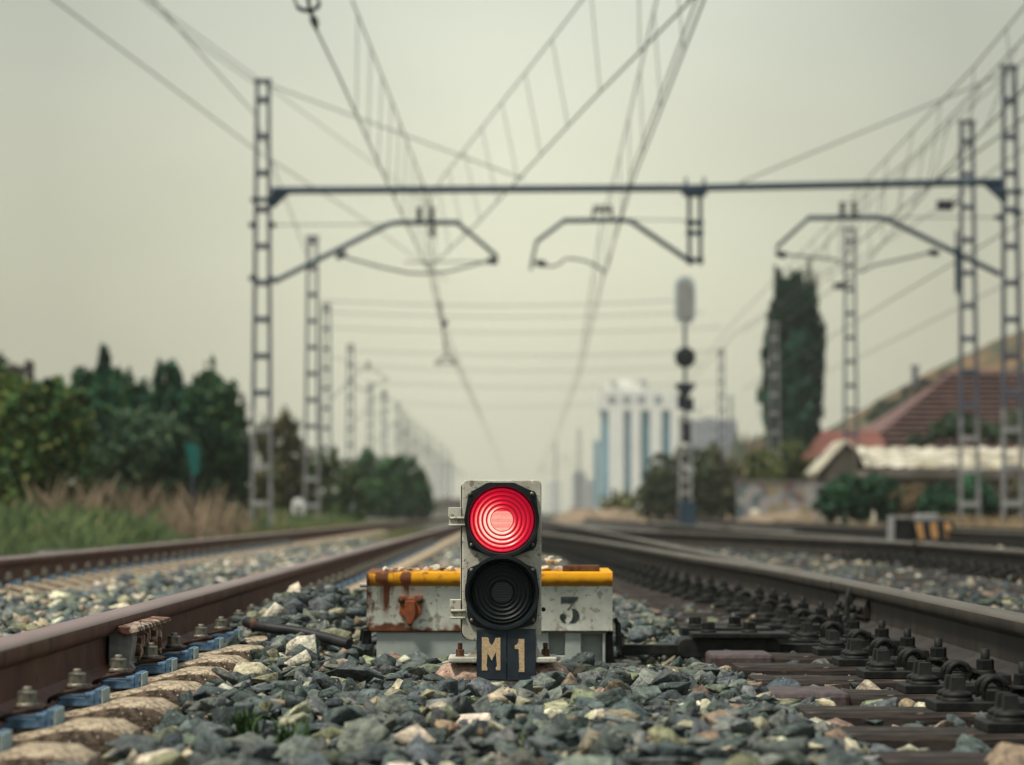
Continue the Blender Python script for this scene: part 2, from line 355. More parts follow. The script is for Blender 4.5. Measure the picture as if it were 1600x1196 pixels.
def tag(o, label=None, cat=None, group=None, kind=None):
    if label: o['label'] = label
    if cat: o['category'] = cat
    if group: o['group'] = group
    if kind: o['kind'] = kind
    return o
def empty(name, loc=(0,0,0), rz=0, **k):
    o = bpy.data.objects.new(name, None); COL.objects.link(o); o.location = loc; o.rotation_euler = (0,0,rz)
    o.empty_display_size = 0.1
    return tag(o, **k)
def kids(o): return [c for c in bpy.data.objects if c.parent is o]
CH = {}
def copy_tree(o, parent=None, children=None):
    c = o.copy(); COL.objects.link(c); c.parent = parent
    for ch in (children or CHILD)(o): copy_tree(ch, c, children)
    return c
def CHILD(o):
    return list(o.children)
def np_mesh(name, V, Fc, m, tone=None, quads=False, parent=None):
    me = bpy.data.meshes.new(name)
    nv = len(V); k = Fc.shape[1]; nf = len(Fc)
    me.vertices.add(nv); me.vertices.foreach_set('co', V.astype(np.float32).ravel())
    me.loops.add(nf*k); me.loops.foreach_set('vertex_index', Fc.astype(np.int32).ravel())
    me.polygons.add(nf); me.polygons.foreach_set('loop_start', np.arange(0, nf*k, k, dtype=np.int32))
    me.update(calc_edges=True)
    if tone is not None:
        ca = me.color_attributes.new('tone', 'FLOAT_COLOR', 'POINT')
        c = np.ones((nv,4), np.float32); c[:,:3] = tone; ca.data.foreach_set('color', c.ravel())
    me.materials.append(m)
    o = bpy.data.objects.new(name, me); COL.objects.link(o)
    if parent is not None: o.parent = parent
    return o
#SPLIT
# ------------------------------------------------------------------ ground
SY0, SDY = 4.85, 0.6                   # left sleepers
TY0, TDY = 5.13, 0.61                  # right timbers
def lerp_path(pts):
    ys = np.array([p[1] for p in pts]); xs = np.array([p[0] for p in pts])
    return lambda y: np.interp(y, ys, xs)
XL1, XL2, XS = -1.0, -2.8, 1.275
pathA = [(1.275, 11.0), (1.235, 13.5), (1.10, 17), (0.98, 22), (0.82, 27), (0.58, 33), (0.15, 41), (-0.35, 50), (-0.75, 60), (-0.95, 75), (-1.0, 120)]
pathC = [(3.45, 24), (3.33, 26.5), (3.05, 29), (2.70, 32), (2.30, 35.5), (2.0, 38), (1.55, 43), (1.15, 50), (0.9, 60), (0.78, 80), (0.75, 120)]
fA = lerp_path(pathA); fC = lerp_path(pathC)

def ground_z(x, y):
    """ballast surface"""
    h = np.zeros_like(np.asarray(x, float) + np.asarray(y, float))
    h = h + 0.012*np.sin(x*3.1+y*0.7) * np.sin(y*1.9+1.0) + 0.006*np.sin(x*9+y*5)
    h = h + 0.13*np.exp(-((x+0.72)/0.22)**2 - ((y-10.6)/1.5)**2) * (x > -0.96)
    h = h - 0.045*np.clip((x-0.55)/0.12, 0, 1)*(x < 1.25)
    h = h - 0.050*np.clip((-0.69-x)/0.05, 0, 1)*(x > -1.0)*np.clip((9.0-y)/.6, 0, 1)
    h = h - .016*np.clip((y-6.9)/.3,0,1)*(y < 7.6)*np.exp(-(x/.35)**2)
    h = h - 0.055*np.clip((y-7.5)/1.1, 0, 1)*np.clip((10.2-y)/0.8, 0, 1)*(x > -.78)*np.clip((x+.62)/.2,0,1)*(x < .62)
    return h

def terrain():
    xs = np.concatenate([np.linspace(-1400,-60,12), np.linspace(-50,-8,16), np.linspace(-7.5,9,67), np.linspace(10,50,16), np.linspace(60,1400,12)])
    ys = np.concatenate([[-1400,-300,-40,-5], np.linspace(0,60,121), np.linspace(62,200,60), np.linspace(220,1400,20)])
    X, Y = np.meshgrid(xs, ys)
    Z = np.where((X > -4.6) & (X < 8.3) & (Y < 60) & (Y > 2), ground_z(X, Y), 0.0) - 0.05
    Z += np.where(X < -4.8, np.clip((-4.8-X)*0.10, 0, 0.25), 0)
    Z += np.where(X > 9, np.clip((X-9)*0.05, 0, 0.2), 0)
    V = np.stack([X.ravel(), Y.ravel(), Z.ravel()], 1); nx, ny = len(xs), len(ys)
    i, j = np.meshgrid(np.arange(nx-1), np.arange(ny-1)); a = (j*nx+i).ravel()
    o = np_mesh('ground', V, np.stack([a, a+1, a+nx+1, a+nx], 1), M['ground'])
    tag(o, 'grey gravelly railway ground reaching to the horizon', 'ground', kind='structure')
terrain()

# ------------------------------------------------------------------ rails
def rail(name, pts, z0, m_side, m_top, label, group=None):
    ys = []; pts = sorted(pts, key=lambda p: p[1]); f = lerp_path(pts)
    y0, y1 = pts[0][1], pts[-1][1]; y = y0
    while y < y1: ys.append(y); y += 0.5 if y < 20 else (1.0 if y < 80 else 6.0)
    ys.append(y1)
    k = 2.2
    prof = [(-.070,0),(-.070,.010),(-.020,.026),(-.010,.036),(-.009,.060),(-.010,.102),(-.033,.116),(-.036,.124),(-.036,.146),(-.031,.1545),(-.020,.1585),(-.008,.1597),
            (.008,.1597),(.020,.1585),(.031,.1545),(.036,.146),(.036,.124),(.033,.116),(.010,.102),(.009,.060),(.010,.036),(.020,.026),(.070,.010),(.070,0)]
    def fs(y):      # smoothed path
        a = 0.6 if y < 20 else k
        if len(pts) <= 2: return float(f(y))
        return float(np.mean([f(y+t) for t in (-a, -a/2, 0, a/2, a)]))
    vs = []; fc = []; n = len(prof)
    for y in ys:
        x = fs(y)
        for px, pz in prof: vs.append((x+px, y, z0+pz))
    mi = []
    for i in range(len(ys)-1):
        for q in range(n):
            q2 = (q+1) % n; fc.append((i*n+q, (i+1)*n+q, (i+1)*n+q2, i*n+q2)); mi.append(1 if 8 <= q <= 14 else 0)
    fc.append(list(range(n))); mi.append(0); fc.append([len(vs)-n+q for q in range(n)][::-1]); mi.append(0)
    me = bpy.data.meshes.new(name); me.from_pydata(vs, [], fc)
    me.materials.append(m_side); me.materials.append(m_top)
    for p, q in zip(me.polygons, mi): p.material_index = q; p.use_smooth = len(p.vertices) == 4
    me.set_sharp_from_angle(angle=R(40))
    o = bpy.data.objects.new(name, me); COL.objects.link(o)
    return tag(o, label, 'rail', group)
ZR = 0.0205
rail('rail', [(XL1,1.2),(XL1,320)], ZR, M['rail_left'], M['rail_top_left'], 'reddish brown steel rail beside the blue plated concrete sleepers, nearest the camera')
rail('rail', [(XL2,1.2),(XL2,320)], ZR, M['rail_left'], M['rail_top_left'], 'brown steel rail next to the grass verge')
rail('rail', [(XS,1.2),(XS,320)], ZR, M['rail_right'], M['rail_top_right'], 'dark brown steel rail on timber bearers beside the ring spring fastenings')
rail('rail', pathA, ZR-.002, M['rail_right'], M['rail_top_right'], 'curved turnout rail leaving the near dark rail and bending behind the red signal')
rail('rail', [(3.45,1.2),(3.45,320)], ZR, M['rail_right'], M['rail_top_right'], 'dark grey rail in front of the striped machine, bright along its top')
rail('rail', pathC, ZR, M['rail_right'], M['rail_top_right'], 'curved turnout rail branching from the far dark grey rail')
rail('rail', [(6.3,1.2),(6.3,320)], ZR, M['rail_right'], M['rail_top_right'], 'faint rail of the farthest track, directly behind the striped machine')
rail('rail', [(8.05,1.2),(8.05,320)], ZR, M['rail_right'], M['rail_top_right'], 'outermost dark rail beside the dry earth strip')

# ------------------------------------------------------------------ concrete sleepers (left track)
def hexnut(mb, c, r, h, z, rz=0.3):
    vs = []; n = 6
    for k in range(n):
        a = rz + k*math.pi/3; vs.append((c[0]+r*math.cos(a), c[1]+r*math.sin(a), z))
    for k in range(n):
        a = rz + k*math.pi/3; vs.append((c[0]+r*math.cos(a), c[1]+r*math.sin(a), z+h*0.86))
    for k in range(n):
        a = rz + k*math.pi/3; vs.append((c[0]+r*.86*math.cos(a), c[1]+r*.86*math.sin(a), z+h))
    fs = [list(range(6))[::-1], [12+i for i in range(6)]]
    for k in range(6):
        k2 = (k+1) % 6; fs += [(k,k2,k2+6,k+6), (k+6,k2+6,k2+12,k+12)]
    mb.add(vs, fs)
XC = (XL1+XL2)/2; HG = (XL1-XL2)/2
def sleeper_body():
    st = [(0,-.03,.11),(.40,-.025,.11),(.62,.0,.125),(.74,.034,.13),(.79,.040,.135),(.825,.018,.135),(.975,.018,.135),(1.0,.022,.135),(1.05,.030,.128),(1.09,.041,.124),(1.13,.043,.120),(1.175,.040,.114),(1.210,.022,.102),(1.228,-.01,.086),(1.235,-.06,.075)]
    full = [(-u+0,z,w_) for u,z,w_ in st[::-1]][:-1] + st
    # refine
    ref = []
    for a, b in zip(full[:-1], full[1:]):
        for t in (0, .5): ref.append(tuple(a[i]*(1-t)+b[i]*t for i in range(3)))
    ref.append(full[-1])
    prof = [(-1.06,-.13),(-1.02,-.055),(-.985,-.024),(-.93,-.010),(-.82,-.003),(-.5,0),(0,.001),(.5,0),(.82,-.003),(.93,-.010),(.985,-.024),(1.02,-.055),(1.06,-.13)]
    vs = []; fs = []; n = len(prof)
    for (u,z,w_) in ref:
        for a, b in prof: vs.append((u, a*w_, z+b + random.uniform(-.0012,.0012)))
    for i in range(len(ref)-1):
        for q in range(n-1): fs.append((i*n+q, (i+1)*n+q, (i+1)*n+q+1, i*n+q+1))
    fs.append(list(range(n))); fs.append([len(vs)-n+q for q in range(n)][::-1])
    mb = MB(); mb.add(vs, fs, smooth=True); return mb
M['aggregate'] = mat('shaded_aggregate', (0.035,0.026,0.020), (0.15,0.11,0.08), 60, 0.95, bump=0.006, bscale=110, spots=[((0.50,0.44,0.35), 170, 0.64)])  # pale aggregate specks over a base darkened to paint in shade
def fastening(parent, sx, side):
    """one guide plate with its clamp and screw; sx = rail offset, side = +1 outward in x"""
    c = sx + side*0.105
    def bx(mb, a0, a1, *r): mb.box(min(sx+side*a0, sx+side*a1), max(sx+side*a0, sx+side*a1), *r)
    g = MB(); bx(g, .072, .150, -.055, .055, .030, .048)
    bx(g, .150, .163, -.055, .055, .028, .066); bx(g, .128, .150, -.055,.055,.048,.058)
    gp = g.build('guide_plate', M['blue'], parent, bevel=.002, seg=1)
    e_ = MB(); bx(e_, .1635, .1665, -.053, .053, .032, .064); e_.build('plate_edge', M['blue_end'], gp)
    t = MB()
    pts = [(sx+side*.052,-.030,.040),(sx+side*.058,-.052,.046),(sx+side*.085,-.060,.058),(sx+side*.125,-.050,.066),(sx+side*.138,-.028,.064),(sx+side*.11,-.016,.060),(sx+side*.082,-.012,.058),
           (sx+side*.076,0,.057),(sx+side*.082,.012,.058),(sx+side*.11,.016,.060),(sx+side*.138,.028,.064),(sx+side*.125,.050,.066),(sx+side*.085,.060,.058),(sx+side*.058,.052,.046),(sx+side*.052,.030,.040)]
    t.tube(pts, .0048, 7)
    t.lathe([(.0,.064),(.024,.064),(.024,.069),(0,.069)], 16, c=(c,0,0))
    t.build('tension_clamp', M['darkrust'], gp)
    b = MB(); b.lathe([(.0215,.069),(.0215,.073),(.016,.075)], 18, c=(c,0,0)); hexnut(b, (c,0), .0185, .024, .073, 0.25)
    b.lathe([(.009,.096),(.009,.103),(.007,.105),(0,.105)], 12, c=(c,0,0))
    b.build('screw', M['bolt'], gp)
proto = empty('concrete_sleeper', (XC, SY0, 0))
bod = sleeper_body().build('body', M['concrete_sleeper'], proto)
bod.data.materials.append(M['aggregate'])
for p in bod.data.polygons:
    if abs(p.normal.z) < .60: p.material_index = 1  # steep faces take the speckled colour with side shade painted in
for sx in (HG, -HG):
    for side in (1, -1): fastening(proto, sx, side)
SG = 'concrete sleepers of the brown railed track'
slab = ['brown concrete sleeper end cut by the bottom left corner of the photo',
        'second concrete sleeper end from the bottom left corner, broad and speckled with one blue plate',
        'third concrete sleeper end from the bottom left corner, darker front face under a blue plate',
        'fourth concrete sleeper end from the bottom left corner, with pale pebbly aggregate showing',
        'fifth concrete sleeper end from the bottom left corner, mostly covered by grey stones',
        'concrete sleeper end just in front of the rusty rail joint clamp',
        'concrete sleeper end directly beside the rusty rail joint clamp']
sy = []
k = 0
far_body = None
while True:
    y = SY0 + k*SDY
    if y > 62: break
    if k == 0: o = proto
    elif y < 36: o = copy_tree(proto)
    else:
        o = empty('concrete_sleeper', (XC, y, 0)) if False else None
        b_ = bod.copy(); b_.parent = None; b_.name = 'concrete_sleeper'; COL.objects.link(b_); o = b_
    o.location = (XC + random.uniform(-.006,.006), y + random.uniform(-.01,.01), 0); o.rotation_euler = (0,0,random.uniform(-.01,.01))
    if y >= 36: lb = 'distant concrete sleeper under the brown rails, too far to show its fastenings'
    elif k < len(slab): lb = slab[k]
    else: lb = 'concrete sleeper with blue guide plates under the brown rails, beyond the rusty rail joint clamp'
    tag(o, lb, 'sleeper', SG); sy.append(y); k += 1
# one more in front of the frame edge keeps the row complete from the side
o = copy_tree(proto); o.location = (XC, SY0-SDY, 0); tag(o, 'concrete sleeper nearer than the bottom edge of the photo', 'sleeper', SG)

# ------------------------------------------------------------------ timber bearers (right track)
def plate_mesh(detail, sx, side, mb):
    """ribbed baseplate beside the rail"""
    a0, a1 = sx+side*.071, sx+side*.33
    mb.box(min(a0,a1), max(a0,a1), -.085, .085, .0, .020)
    b0, b1 = sx+side*.075, sx+side*.10
    mb.box(min(b0,b1), max(b0,b1), -.075, .075, .020, .045)
def coach_screw(mb, c):
    mb.lathe([(.036,.020),(.036,.026),(.031,.028),(.033,.030),(.033,.036),(.026,.040),(.018,.044)], 18, c=(c[0],c[1],0))
    hw = .0165
    mb.hull8((c[0]-hw,c[0]+hw,c[1]-hw,c[1]+hw), (c[0]-hw*.82,c[0]+hw*.82,c[1]-hw*.82,c[1]+hw*.82), .042, .072)
def ring_spring(mb, c):
    for dy, dx in ((-.014, .004), (.016, -.004)):
        pts = []
        for k in range(13):
            a = math.radians(-35 + 250*k/12)
            pts.append((c[0]+dx+.026*math.cos(a), c[1]+dy, .043+.026*math.sin(a)))
        mb.tube(pts, .0085, 8)
    mb.box(c[0]-.017, c[0]+.017, c[1]-.035, c[1]+.035, .020, .042)
def stud_nut(mb, c):
    mb.lathe([(.025,.045),(.025,.052),(.014,.054)], 14, c=(c[0],c[1],0))
    hexnut(mb, c, .022, .026, .053, .1); mb.lathe([(.011,.079),(.011,.103),(0,.103)], 10, c=(c[0],c[1],0))
def timber(xa, xb, w_=.12):
    mb = MB(); n = max(6, int((xb-xa)/.12)); vs = []; fs = []
    for i in range(n+1):
        x = xa + (xb-xa)*i/n; j = lambda s=.004: random.uniform(-s, s)
        vs += [(x,-w_+j(),-.16),(x,-w_+j(),-.012+j()),(x,-w_+.012+j(),0+j(.0015)-.001),(x,-.03,-.001),(x,.03,-.001),(x,w_-.012+j(),-.001+j(.0015)),(x,w_+j(),-.012+j()),(x,w_+j(),-.16)]
    for i in range(n):
        for q in range(7): fs.append((i*8+q, i*8+q+8, i*8+q+9, i*8+q+1))
    fs.append(list(range(8))); fs.append([n*8+q for q in range(8)][::-1])
    mb.add(vs, fs); return mb
TG = 'dark timber bearers of the turnout'
def make_bearer(xa, xb, rails_, detail):
    root = empty('timber_bearer', (0,0,0))
    timber(xa, xb).build('beam', M['timber'], root)
    for sx in rails_:
        for side in (-1, 1):
            if detail:
                mb = MB(); plate_mesh(1, sx, side, mb); bp = mb.build('baseplate', M['black_steel'], root, bevel=.002, seg=1)
                mb = MB(); coach_screw(mb, (sx+side*.275,-.03)); mb.build('coach_screw', M['black_steel'], bp)
                mb = MB(); coach_screw(mb, (sx+side*.275,.045)); mb.build('coach_screw', M['black_steel'], bp)
                mb = MB(); ring_spring(mb, (sx+side*.195,-.005)); mb.build('ring_spring', M['black_steel'], bp)
                mb = MB(); stud_nut(mb, (sx+side*.125,.0)); mb.build('stud_nut', M['black_steel'], bp)
            else:
                mb = MB(); plate_mesh(0, sx, side, mb); coach_screw(mb, (sx+side*.275,0)); ring_spring(mb, (sx+side*.195,0)); stud_nut(mb, (sx+side*.125,0))
                mb.build('baseplate', M['black_steel'], root)
    return root
bearer = make_bearer(0.66, 4.05, (XS, 3.45), True)
tlab = ['purplish timber bearer cut by the bottom right corner of the photo', 'second timber bearer from the bottom right corner, reddish brown top',
        'third timber bearer from the bottom right corner, pale stones lying before it', 'timber bearer with a long purplish sheet metal cap on its end, nearest one capped',
        'bare timber bearer just behind the nearest purplish end cap', 'bare timber bearer just in front of the rusty capped bearer beside the switch rods',
        'timber bearer with a short rusty cap, right in front of the switch rods']
k = 0; ty = []
while TY0 + k*TDY < 13.6:
    y = TY0 + k*TDY
    o = bearer if k == 0 else copy_tree(bearer)
    o.location = (random.uniform(-.02,.02) if k else 0, y, 0)
    tag(o, tlab[k] if k < len(tlab) else 'dark timber bearer with ring springs beyond the switch rods, before the rails part', 'sleeper', TG)
    if k in (3, 6):
        c = MB(); ln_ = .19
        c.box(.62, .62+ln_, -.128, .128, -.045, .006); c.build('end_cap', M['timber_cap'], o, bevel=.012)
    ty.append((y, 0.66, 4.05)); k += 1
while TY0 + k*TDY < 60:
    y = TY0 + k*TDY; xa = min(float(fA(y)), XS) - .62
    if y > 42: xa = min(0.66, xa+1.5)
    rl = [float(fA(y)), 3.45] if y < 40 else [XS, 3.45]
    if y > 19 and y < 40: rl.append(XS)
    o = make_bearer(xa, 4.05, rl, False); o.location = (0, y, 0)
    tag(o, 'dark timber bearer under the parted turnout rails' if y < 32 else 'distant timber bearer near the vanishing end of the turnout', 'sleeper', TG)
    ty.append((y, xa, 4.05)); k += 1
fb = None; k = 0
while 14 + k*.62 < 60:
    y = 14 + k*.62
    if fb is None: fb = make_bearer(5.75, 8.6, (6.3, 8.05), False); o = fb
    else: o = copy_tree(fb)
    o.location = (0, y, 0); tag(o, 'timber sleeper of the farthest track behind the striped machine', 'sleeper', 'sleepers of the farthest track'); k += 1

# ------------------------------------------------------------------ ballast
def rock_variants(n, bevel, pts=8, seed=3):
    rs = np.random.default_rng(seed); out = []
    for i in range(n):
        bm = bmesh.new(); an = np.array([1.0, rs.uniform(.65,1.0), rs.uniform(.55,.95)])
        for j in range(pts + int(rs.integers(0,4))):
            v = rs.uniform(-1, 1, 3); v /= max(abs(v))**.75 * np.linalg.norm(v)**.25; v *= rs.uniform(.80, 1.0)
            bm.verts.new(v * an)
        r = bmesh.ops.convex_hull(bm, input=bm.verts)
        junk = [g for g in r['geom_interior'] if isinstance(g, bmesh.types.BMVert)]
        bmesh.ops.delete(bm, geom=junk, context='VERTS')
        if bevel:
            bmesh.ops.dissolve_limit(bm, angle_limit=R(12), verts=bm.verts, edges=bm.edges)
            bmesh.ops.bevel(bm, geom=list(bm.edges), offset=0.035, segments=1, profile=0.5, affect='EDGES', clamp_overlap=True)
        bmesh.ops.triangulate(bm, faces=bm.faces)
        bm.verts.ensure_lookup_table(); bm.verts.index_update()
        V = np.array([v.co[:] for v in bm.verts]); Fc = np.array([[v.index for v in f.verts] for f in bm.faces])
        if bevel:   # chipped, uneven faces
            bmesh.ops.subdivide_edges(bm, edges=[e for e in bm.edges if e.calc_length() > .35], cuts=1)
            bmesh.ops.triangulate(bm, faces=bm.faces); bm.verts.ensure_lookup_table(); bm.verts.index_update()
            V = np.array([v.co[:] for v in bm.verts]); Fc = np.array([[v.index for v in f.verts] for f in bm.faces])
            V = V * (1 + rs.normal(scale=.028, size=(len(V),1)))
        out.append((V, Fc)); bm.free()
    return out
PAL = [((0.088,0.104,0.106), .36), ((0.056,0.070,0.074), .24), ((0.140,0.152,0.142), .16), ((0.125,0.140,0.105), .06), ((0.19,0.19,0.125), .035), ((0.34,0.30,0.22), .070), ((0.54,0.50,0.40), .045), ((0.21,0.155,0.115), .035)]
def tones(n, warm=1.0, gain=1.0):
    pr = np.array([p for _, p in PAL]); pr[5:] *= warm; pr /= pr.sum()
    idx = RNG.choice(len(PAL), n, p=pr); c = np.array([q for q, _ in PAL])[idx]
    c = c * RNG.uniform(.72, 1.32, (n,1)) * RNG.uniform(.93, 1.07, (n,3)) * gain
    return c
def quat_mats(n):
    q = RNG.normal(size=(n,4)); q /= np.linalg.norm(q, axis=1)[:,None]; a,b,c,d = q.T
    return np.stack([np.stack([1-2*(c*c+d*d), 2*(b*c-a*d), 2*(b*d+a*c)],1), np.stack([2*(b*c+a*d), 1-2*(b*b+d*d), 2*(c*d-a*b)],1), np.stack([2*(b*d-a*c), 2*(c*d+a*b), 1-2*(b*b+c*c)],1)],1)
def build_rocks(name, pos, rad, var, m, label, tone):
    n = len(pos); vi = RNG.integers(0, len(var), n); Rm = quat_mats(n)
    sc3 = np.stack([rad*RNG.uniform(1.0,1.5,n), rad*RNG.uniform(.78,1.05,n), rad*RNG.uniform(.50,.85,n)], 1)
    tilt = quat_mats(n)
    Vs = []; Fs = []; Ts = []; off = 0
    for k, (V, Fc) in enumerate(var):
        ii = np.where(vi == k)[0]
        if len(ii) == 0: continue
        az = RNG.uniform(0, 2*np.pi, len(ii)); ca, sa = np.cos(az), np.sin(az)
        tx = RNG.normal(scale=.38, size=len(ii)); ctx, stx = np.cos(tx), np.sin(tx)
        Rz = np.zeros((len(ii),3,3)); Rz[:,0,0]=ca; Rz[:,0,1]=-sa; Rz[:,1,0]=sa; Rz[:,1,1]=ca; Rz[:,2,2]=1
        Rx = np.zeros((len(ii),3,3)); Rx[:,0,0]=1; Rx[:,1,1]=ctx; Rx[:,1,2]=-stx; Rx[:,2,1]=stx; Rx[:,2,2]=ctx
        Rt = Rz @ Rx
        # a random variant orientation first, then squash, then lay flat-ish
        W = np.einsum('nij,vj->nvi', Rm[ii], V) * sc3[ii][:,None,:]
        W = np.einsum('nij,nvj->nvi', Rt, W) + pos[ii][:,None,:]
        nv = len(V); base = off + np.arange(len(ii))[:,None,None]*nv
        Vs.append(W.reshape(-1,3)); Fs.append((Fc[None]+base).reshape(-1,3)); Ts.append(np.repeat(tone[ii], nv, 0)); off += nv*len(ii)
    o = np_mesh(name, np.concatenate(Vs), np.concatenate(Fs), m, np.concatenate(Ts))
    return tag(o, label, 'gravel', kind='stuff')

GX0, GX1, GY0, GY1, RES = -4.6, 5.2, 3.7, 14.2, .01
gx = np.arange(GX0, GX1, RES); gy = np.arange(GY0, GY1, RES)
XX, YY = np.meshgrid(gx, gy, indexing='ij')
TARGET = ground_z(XX, YY); HM = TARGET - .045; BAN = np.zeros_like(HM, bool)
for y in sy + [SY0-SDY]:                         # concrete sleepers stand up through the stones at their ends
    b_ = (abs(YY-y) < .14) & (((XX > XL1-.18) & (XX < -.70)) | ((XX > XL2-.30) & (XX < XL2+.18)))
    HM[b_] = np.maximum(HM[b_], .045)
for (y, xa, xb) in ty:
    b_ = (abs(YY-y) < .125) & (XX > xa) & (XX < xb); HM[b_] = np.maximum(HM[b_], .0)
    b_ &= ((XX < 1.65) & (XX > xa-.02)) | (abs(XX-3.45) < .35); BAN |= b_
for xr in (XL1, XL2, XS, 3.45): BAN |= abs(XX-xr) < .088
def ban(x0, x1, y0, y1):
    global BAN
    BAN |= (XX > x0) & (XX < x1) & (YY > y0) & (YY < y1)
ban(-.15, .14, 7.44, 7.75)      # signal and footing
ban(-.46, .36, 8.98, 9.55)      # point machine
ban(.30, 1.15, 9.05, 9.42)      # switch rods
ban(-.98, -.84, 6.9, 8.0)
nx_, ny_ = HM.shape
def in_view(x, y, m=.55): return abs(x) < .180*y + m
px_, pr_, npos = [], [], 0
TRY = 52000
tx_ = RNG.uniform(GX0+.06, GX1-.06, TRY*3); tyy = RNG.uniform(GY0+.06, GY1-.06, TRY*3); keep = in_view(tx_, tyy)
tx_, tyy = tx_[keep][:TRY], tyy[keep][:TRY]
rr = np.clip(RNG.lognormal(math.log(.0245), .40, len(tx_)), .011, .052)
order = np.argsort(RNG.uniform(size=len(rr)) - .0*rr)
pos = []; rad = []
for i in order:
    x, y, r = tx_[i], tyy[i], rr[i]
    a = int((x-GX0)/RES); b = int((y-GY0)/RES); q = max(1, int(r*.85/RES))
    if BAN[a,b] : continue
    sl = HM[max(0,a-q):a+q+1, max(0,b-q):b+q+1]
    if BAN[max(0,a-q):a+q+1, max(0,b-q):b+q+1].mean() > .25: continue
    z = sl.mean()*.55 + sl.max()*.45 + r*.42
    tgt = TARGET[a,b]
    if z > tgt + .010 + r*.35: continue
    pos.append((x, y, z)); rad.append(r)
    ax = np.arange(-q, q+1)*RES; dd = 1 - (ax[:,None]**2 + ax[None,:]**2)/(r*r); hh = np.where(dd > 0, z + .62*r*np.sqrt(np.maximum(dd, 0)), -9)
    s0, s1 = max(0,a-q), max(0,b-q)
    hs = hh[s0-(a-q):s0-(a-q)+sl.shape[0], s1-(b-q):s1-(b-q)+sl.shape[1]]
    np.maximum(sl, hs, out=sl)
pos = np.array(pos); rad = np.array(rad)
near = pos[:,1] < 9.3
print('stones', len(pos), near.sum())
var_hi = rock_variants(44, True); var_lo = rock_variants(30, False, 8, 5)
tn = tones(len(pos))
# the bed between the timber bearers and beyond the dark rail is oilier and darker
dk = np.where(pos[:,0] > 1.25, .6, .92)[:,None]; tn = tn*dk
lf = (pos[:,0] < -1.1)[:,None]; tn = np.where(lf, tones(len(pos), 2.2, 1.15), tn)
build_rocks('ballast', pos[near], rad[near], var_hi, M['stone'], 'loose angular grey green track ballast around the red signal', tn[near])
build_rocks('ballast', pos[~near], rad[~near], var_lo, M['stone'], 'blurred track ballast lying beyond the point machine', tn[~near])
# farther ballast
n = 60000; yy = np.sqrt(RNG.uniform(14.0**2, 46.0**2, n)); xx = RNG.uniform(-1, 1, n)*(.18*yy+.8)
kp = (xx > -4.7) & (xx < 8.6)
for xr in (XL1, XL2, XS, 3.45, 6.3, 8.05): kp &= abs(xx-xr) > .10
kp &= (abs(xx-fA(yy)) > .10) & (abs(xx-fC(yy)) > .10)
kp &= ~((abs(((yy-SY0+SDY/2) % SDY)-SDY/2) < .13) & (((xx > XL1-.2) & (xx < XL1+.32)) | ((xx > XL2-.32) & (xx < XL2+.25))))
kp &= ~((abs(((yy-TY0+TDY/2) % TDY)-TDY/2) < .12) & (((xx > fA(yy)-.6) & (xx < XS+.35)) | (abs(xx-3.45) < .35)))
xx, yy = xx[kp], yy[kp]; n = len(xx)
rr = np.clip(RNG.lognormal(math.log(.030), .3, n), .015, .055)
zz = ground_z(xx, yy) - .022 + RNG.uniform(-.01,.012,n)
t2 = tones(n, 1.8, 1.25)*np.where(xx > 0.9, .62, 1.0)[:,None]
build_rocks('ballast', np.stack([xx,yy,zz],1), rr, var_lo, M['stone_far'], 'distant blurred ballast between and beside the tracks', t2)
#PART3
# ------------------------------------------------------------------ dwarf signal
def pj(D, sx, sy, scl_, ox, oy):
    """zoomed photo coordinates -> (x, z) in the plane at distance D"""
    def f(u, v):
        p = P(ox + u/scl_, oy + v/scl_, D); return (p.x, p.z)
    return f
D0 = 7.5
sA = pj(D0,0,0,7.476,700,740); sB = pj(D0,0,0,5.435,700,860); sC = pj(D0,0,0,3.323,550,720)
def rrect(x0, x1, z0, z1, rt, rb, n=7):
    pts = []
    for cx, cz, r, a0 in ((x1-rb,z0+rb,rb,-90),(x1-rt,z1-rt,rt,0),(x0+rt,z1-rt,rt,90),(x0+rb,z0+rb,rb,180)):
        for k in range(n): a = R(a0 + 90*k/(n-1)); pts.append((cx+r*math.cos(a), cz+r*math.sin(a)))
    return pts
x0,z1 = sC(568,100); x1,z0 = sC(985,935)
sig = empty('dwarf_signal', ((x0+x1)/2, 7.56, .04), label='short pale grey two lamp ground signal with its top lamp lit red', cat='railway signal')
mb = MB(); mb.prism(rrect(x0+.002, x1-.0005, z0, z1, .014, .026), D0, D0+.032); mb.build('front_door', M['casting'], sig, world=True, bevel=.0035, seg=3)
mb = MB(); mb.prism(rrect(x0-.0015, x1-.001, z0-.001, z1-.006, .014, .026), D0+.0325, D0+.042); mb.build('door_gasket', M['black'], sig, world=True)
mb = MB(); mb.prism(rrect(x0-.003, x1-.001, z0-.002, z1-.004, .014, .026), D0+.0425, D0+.16); mb.build('case', M['casting'], sig, world=True, bevel=.004)
cx = (x0+x1)/2
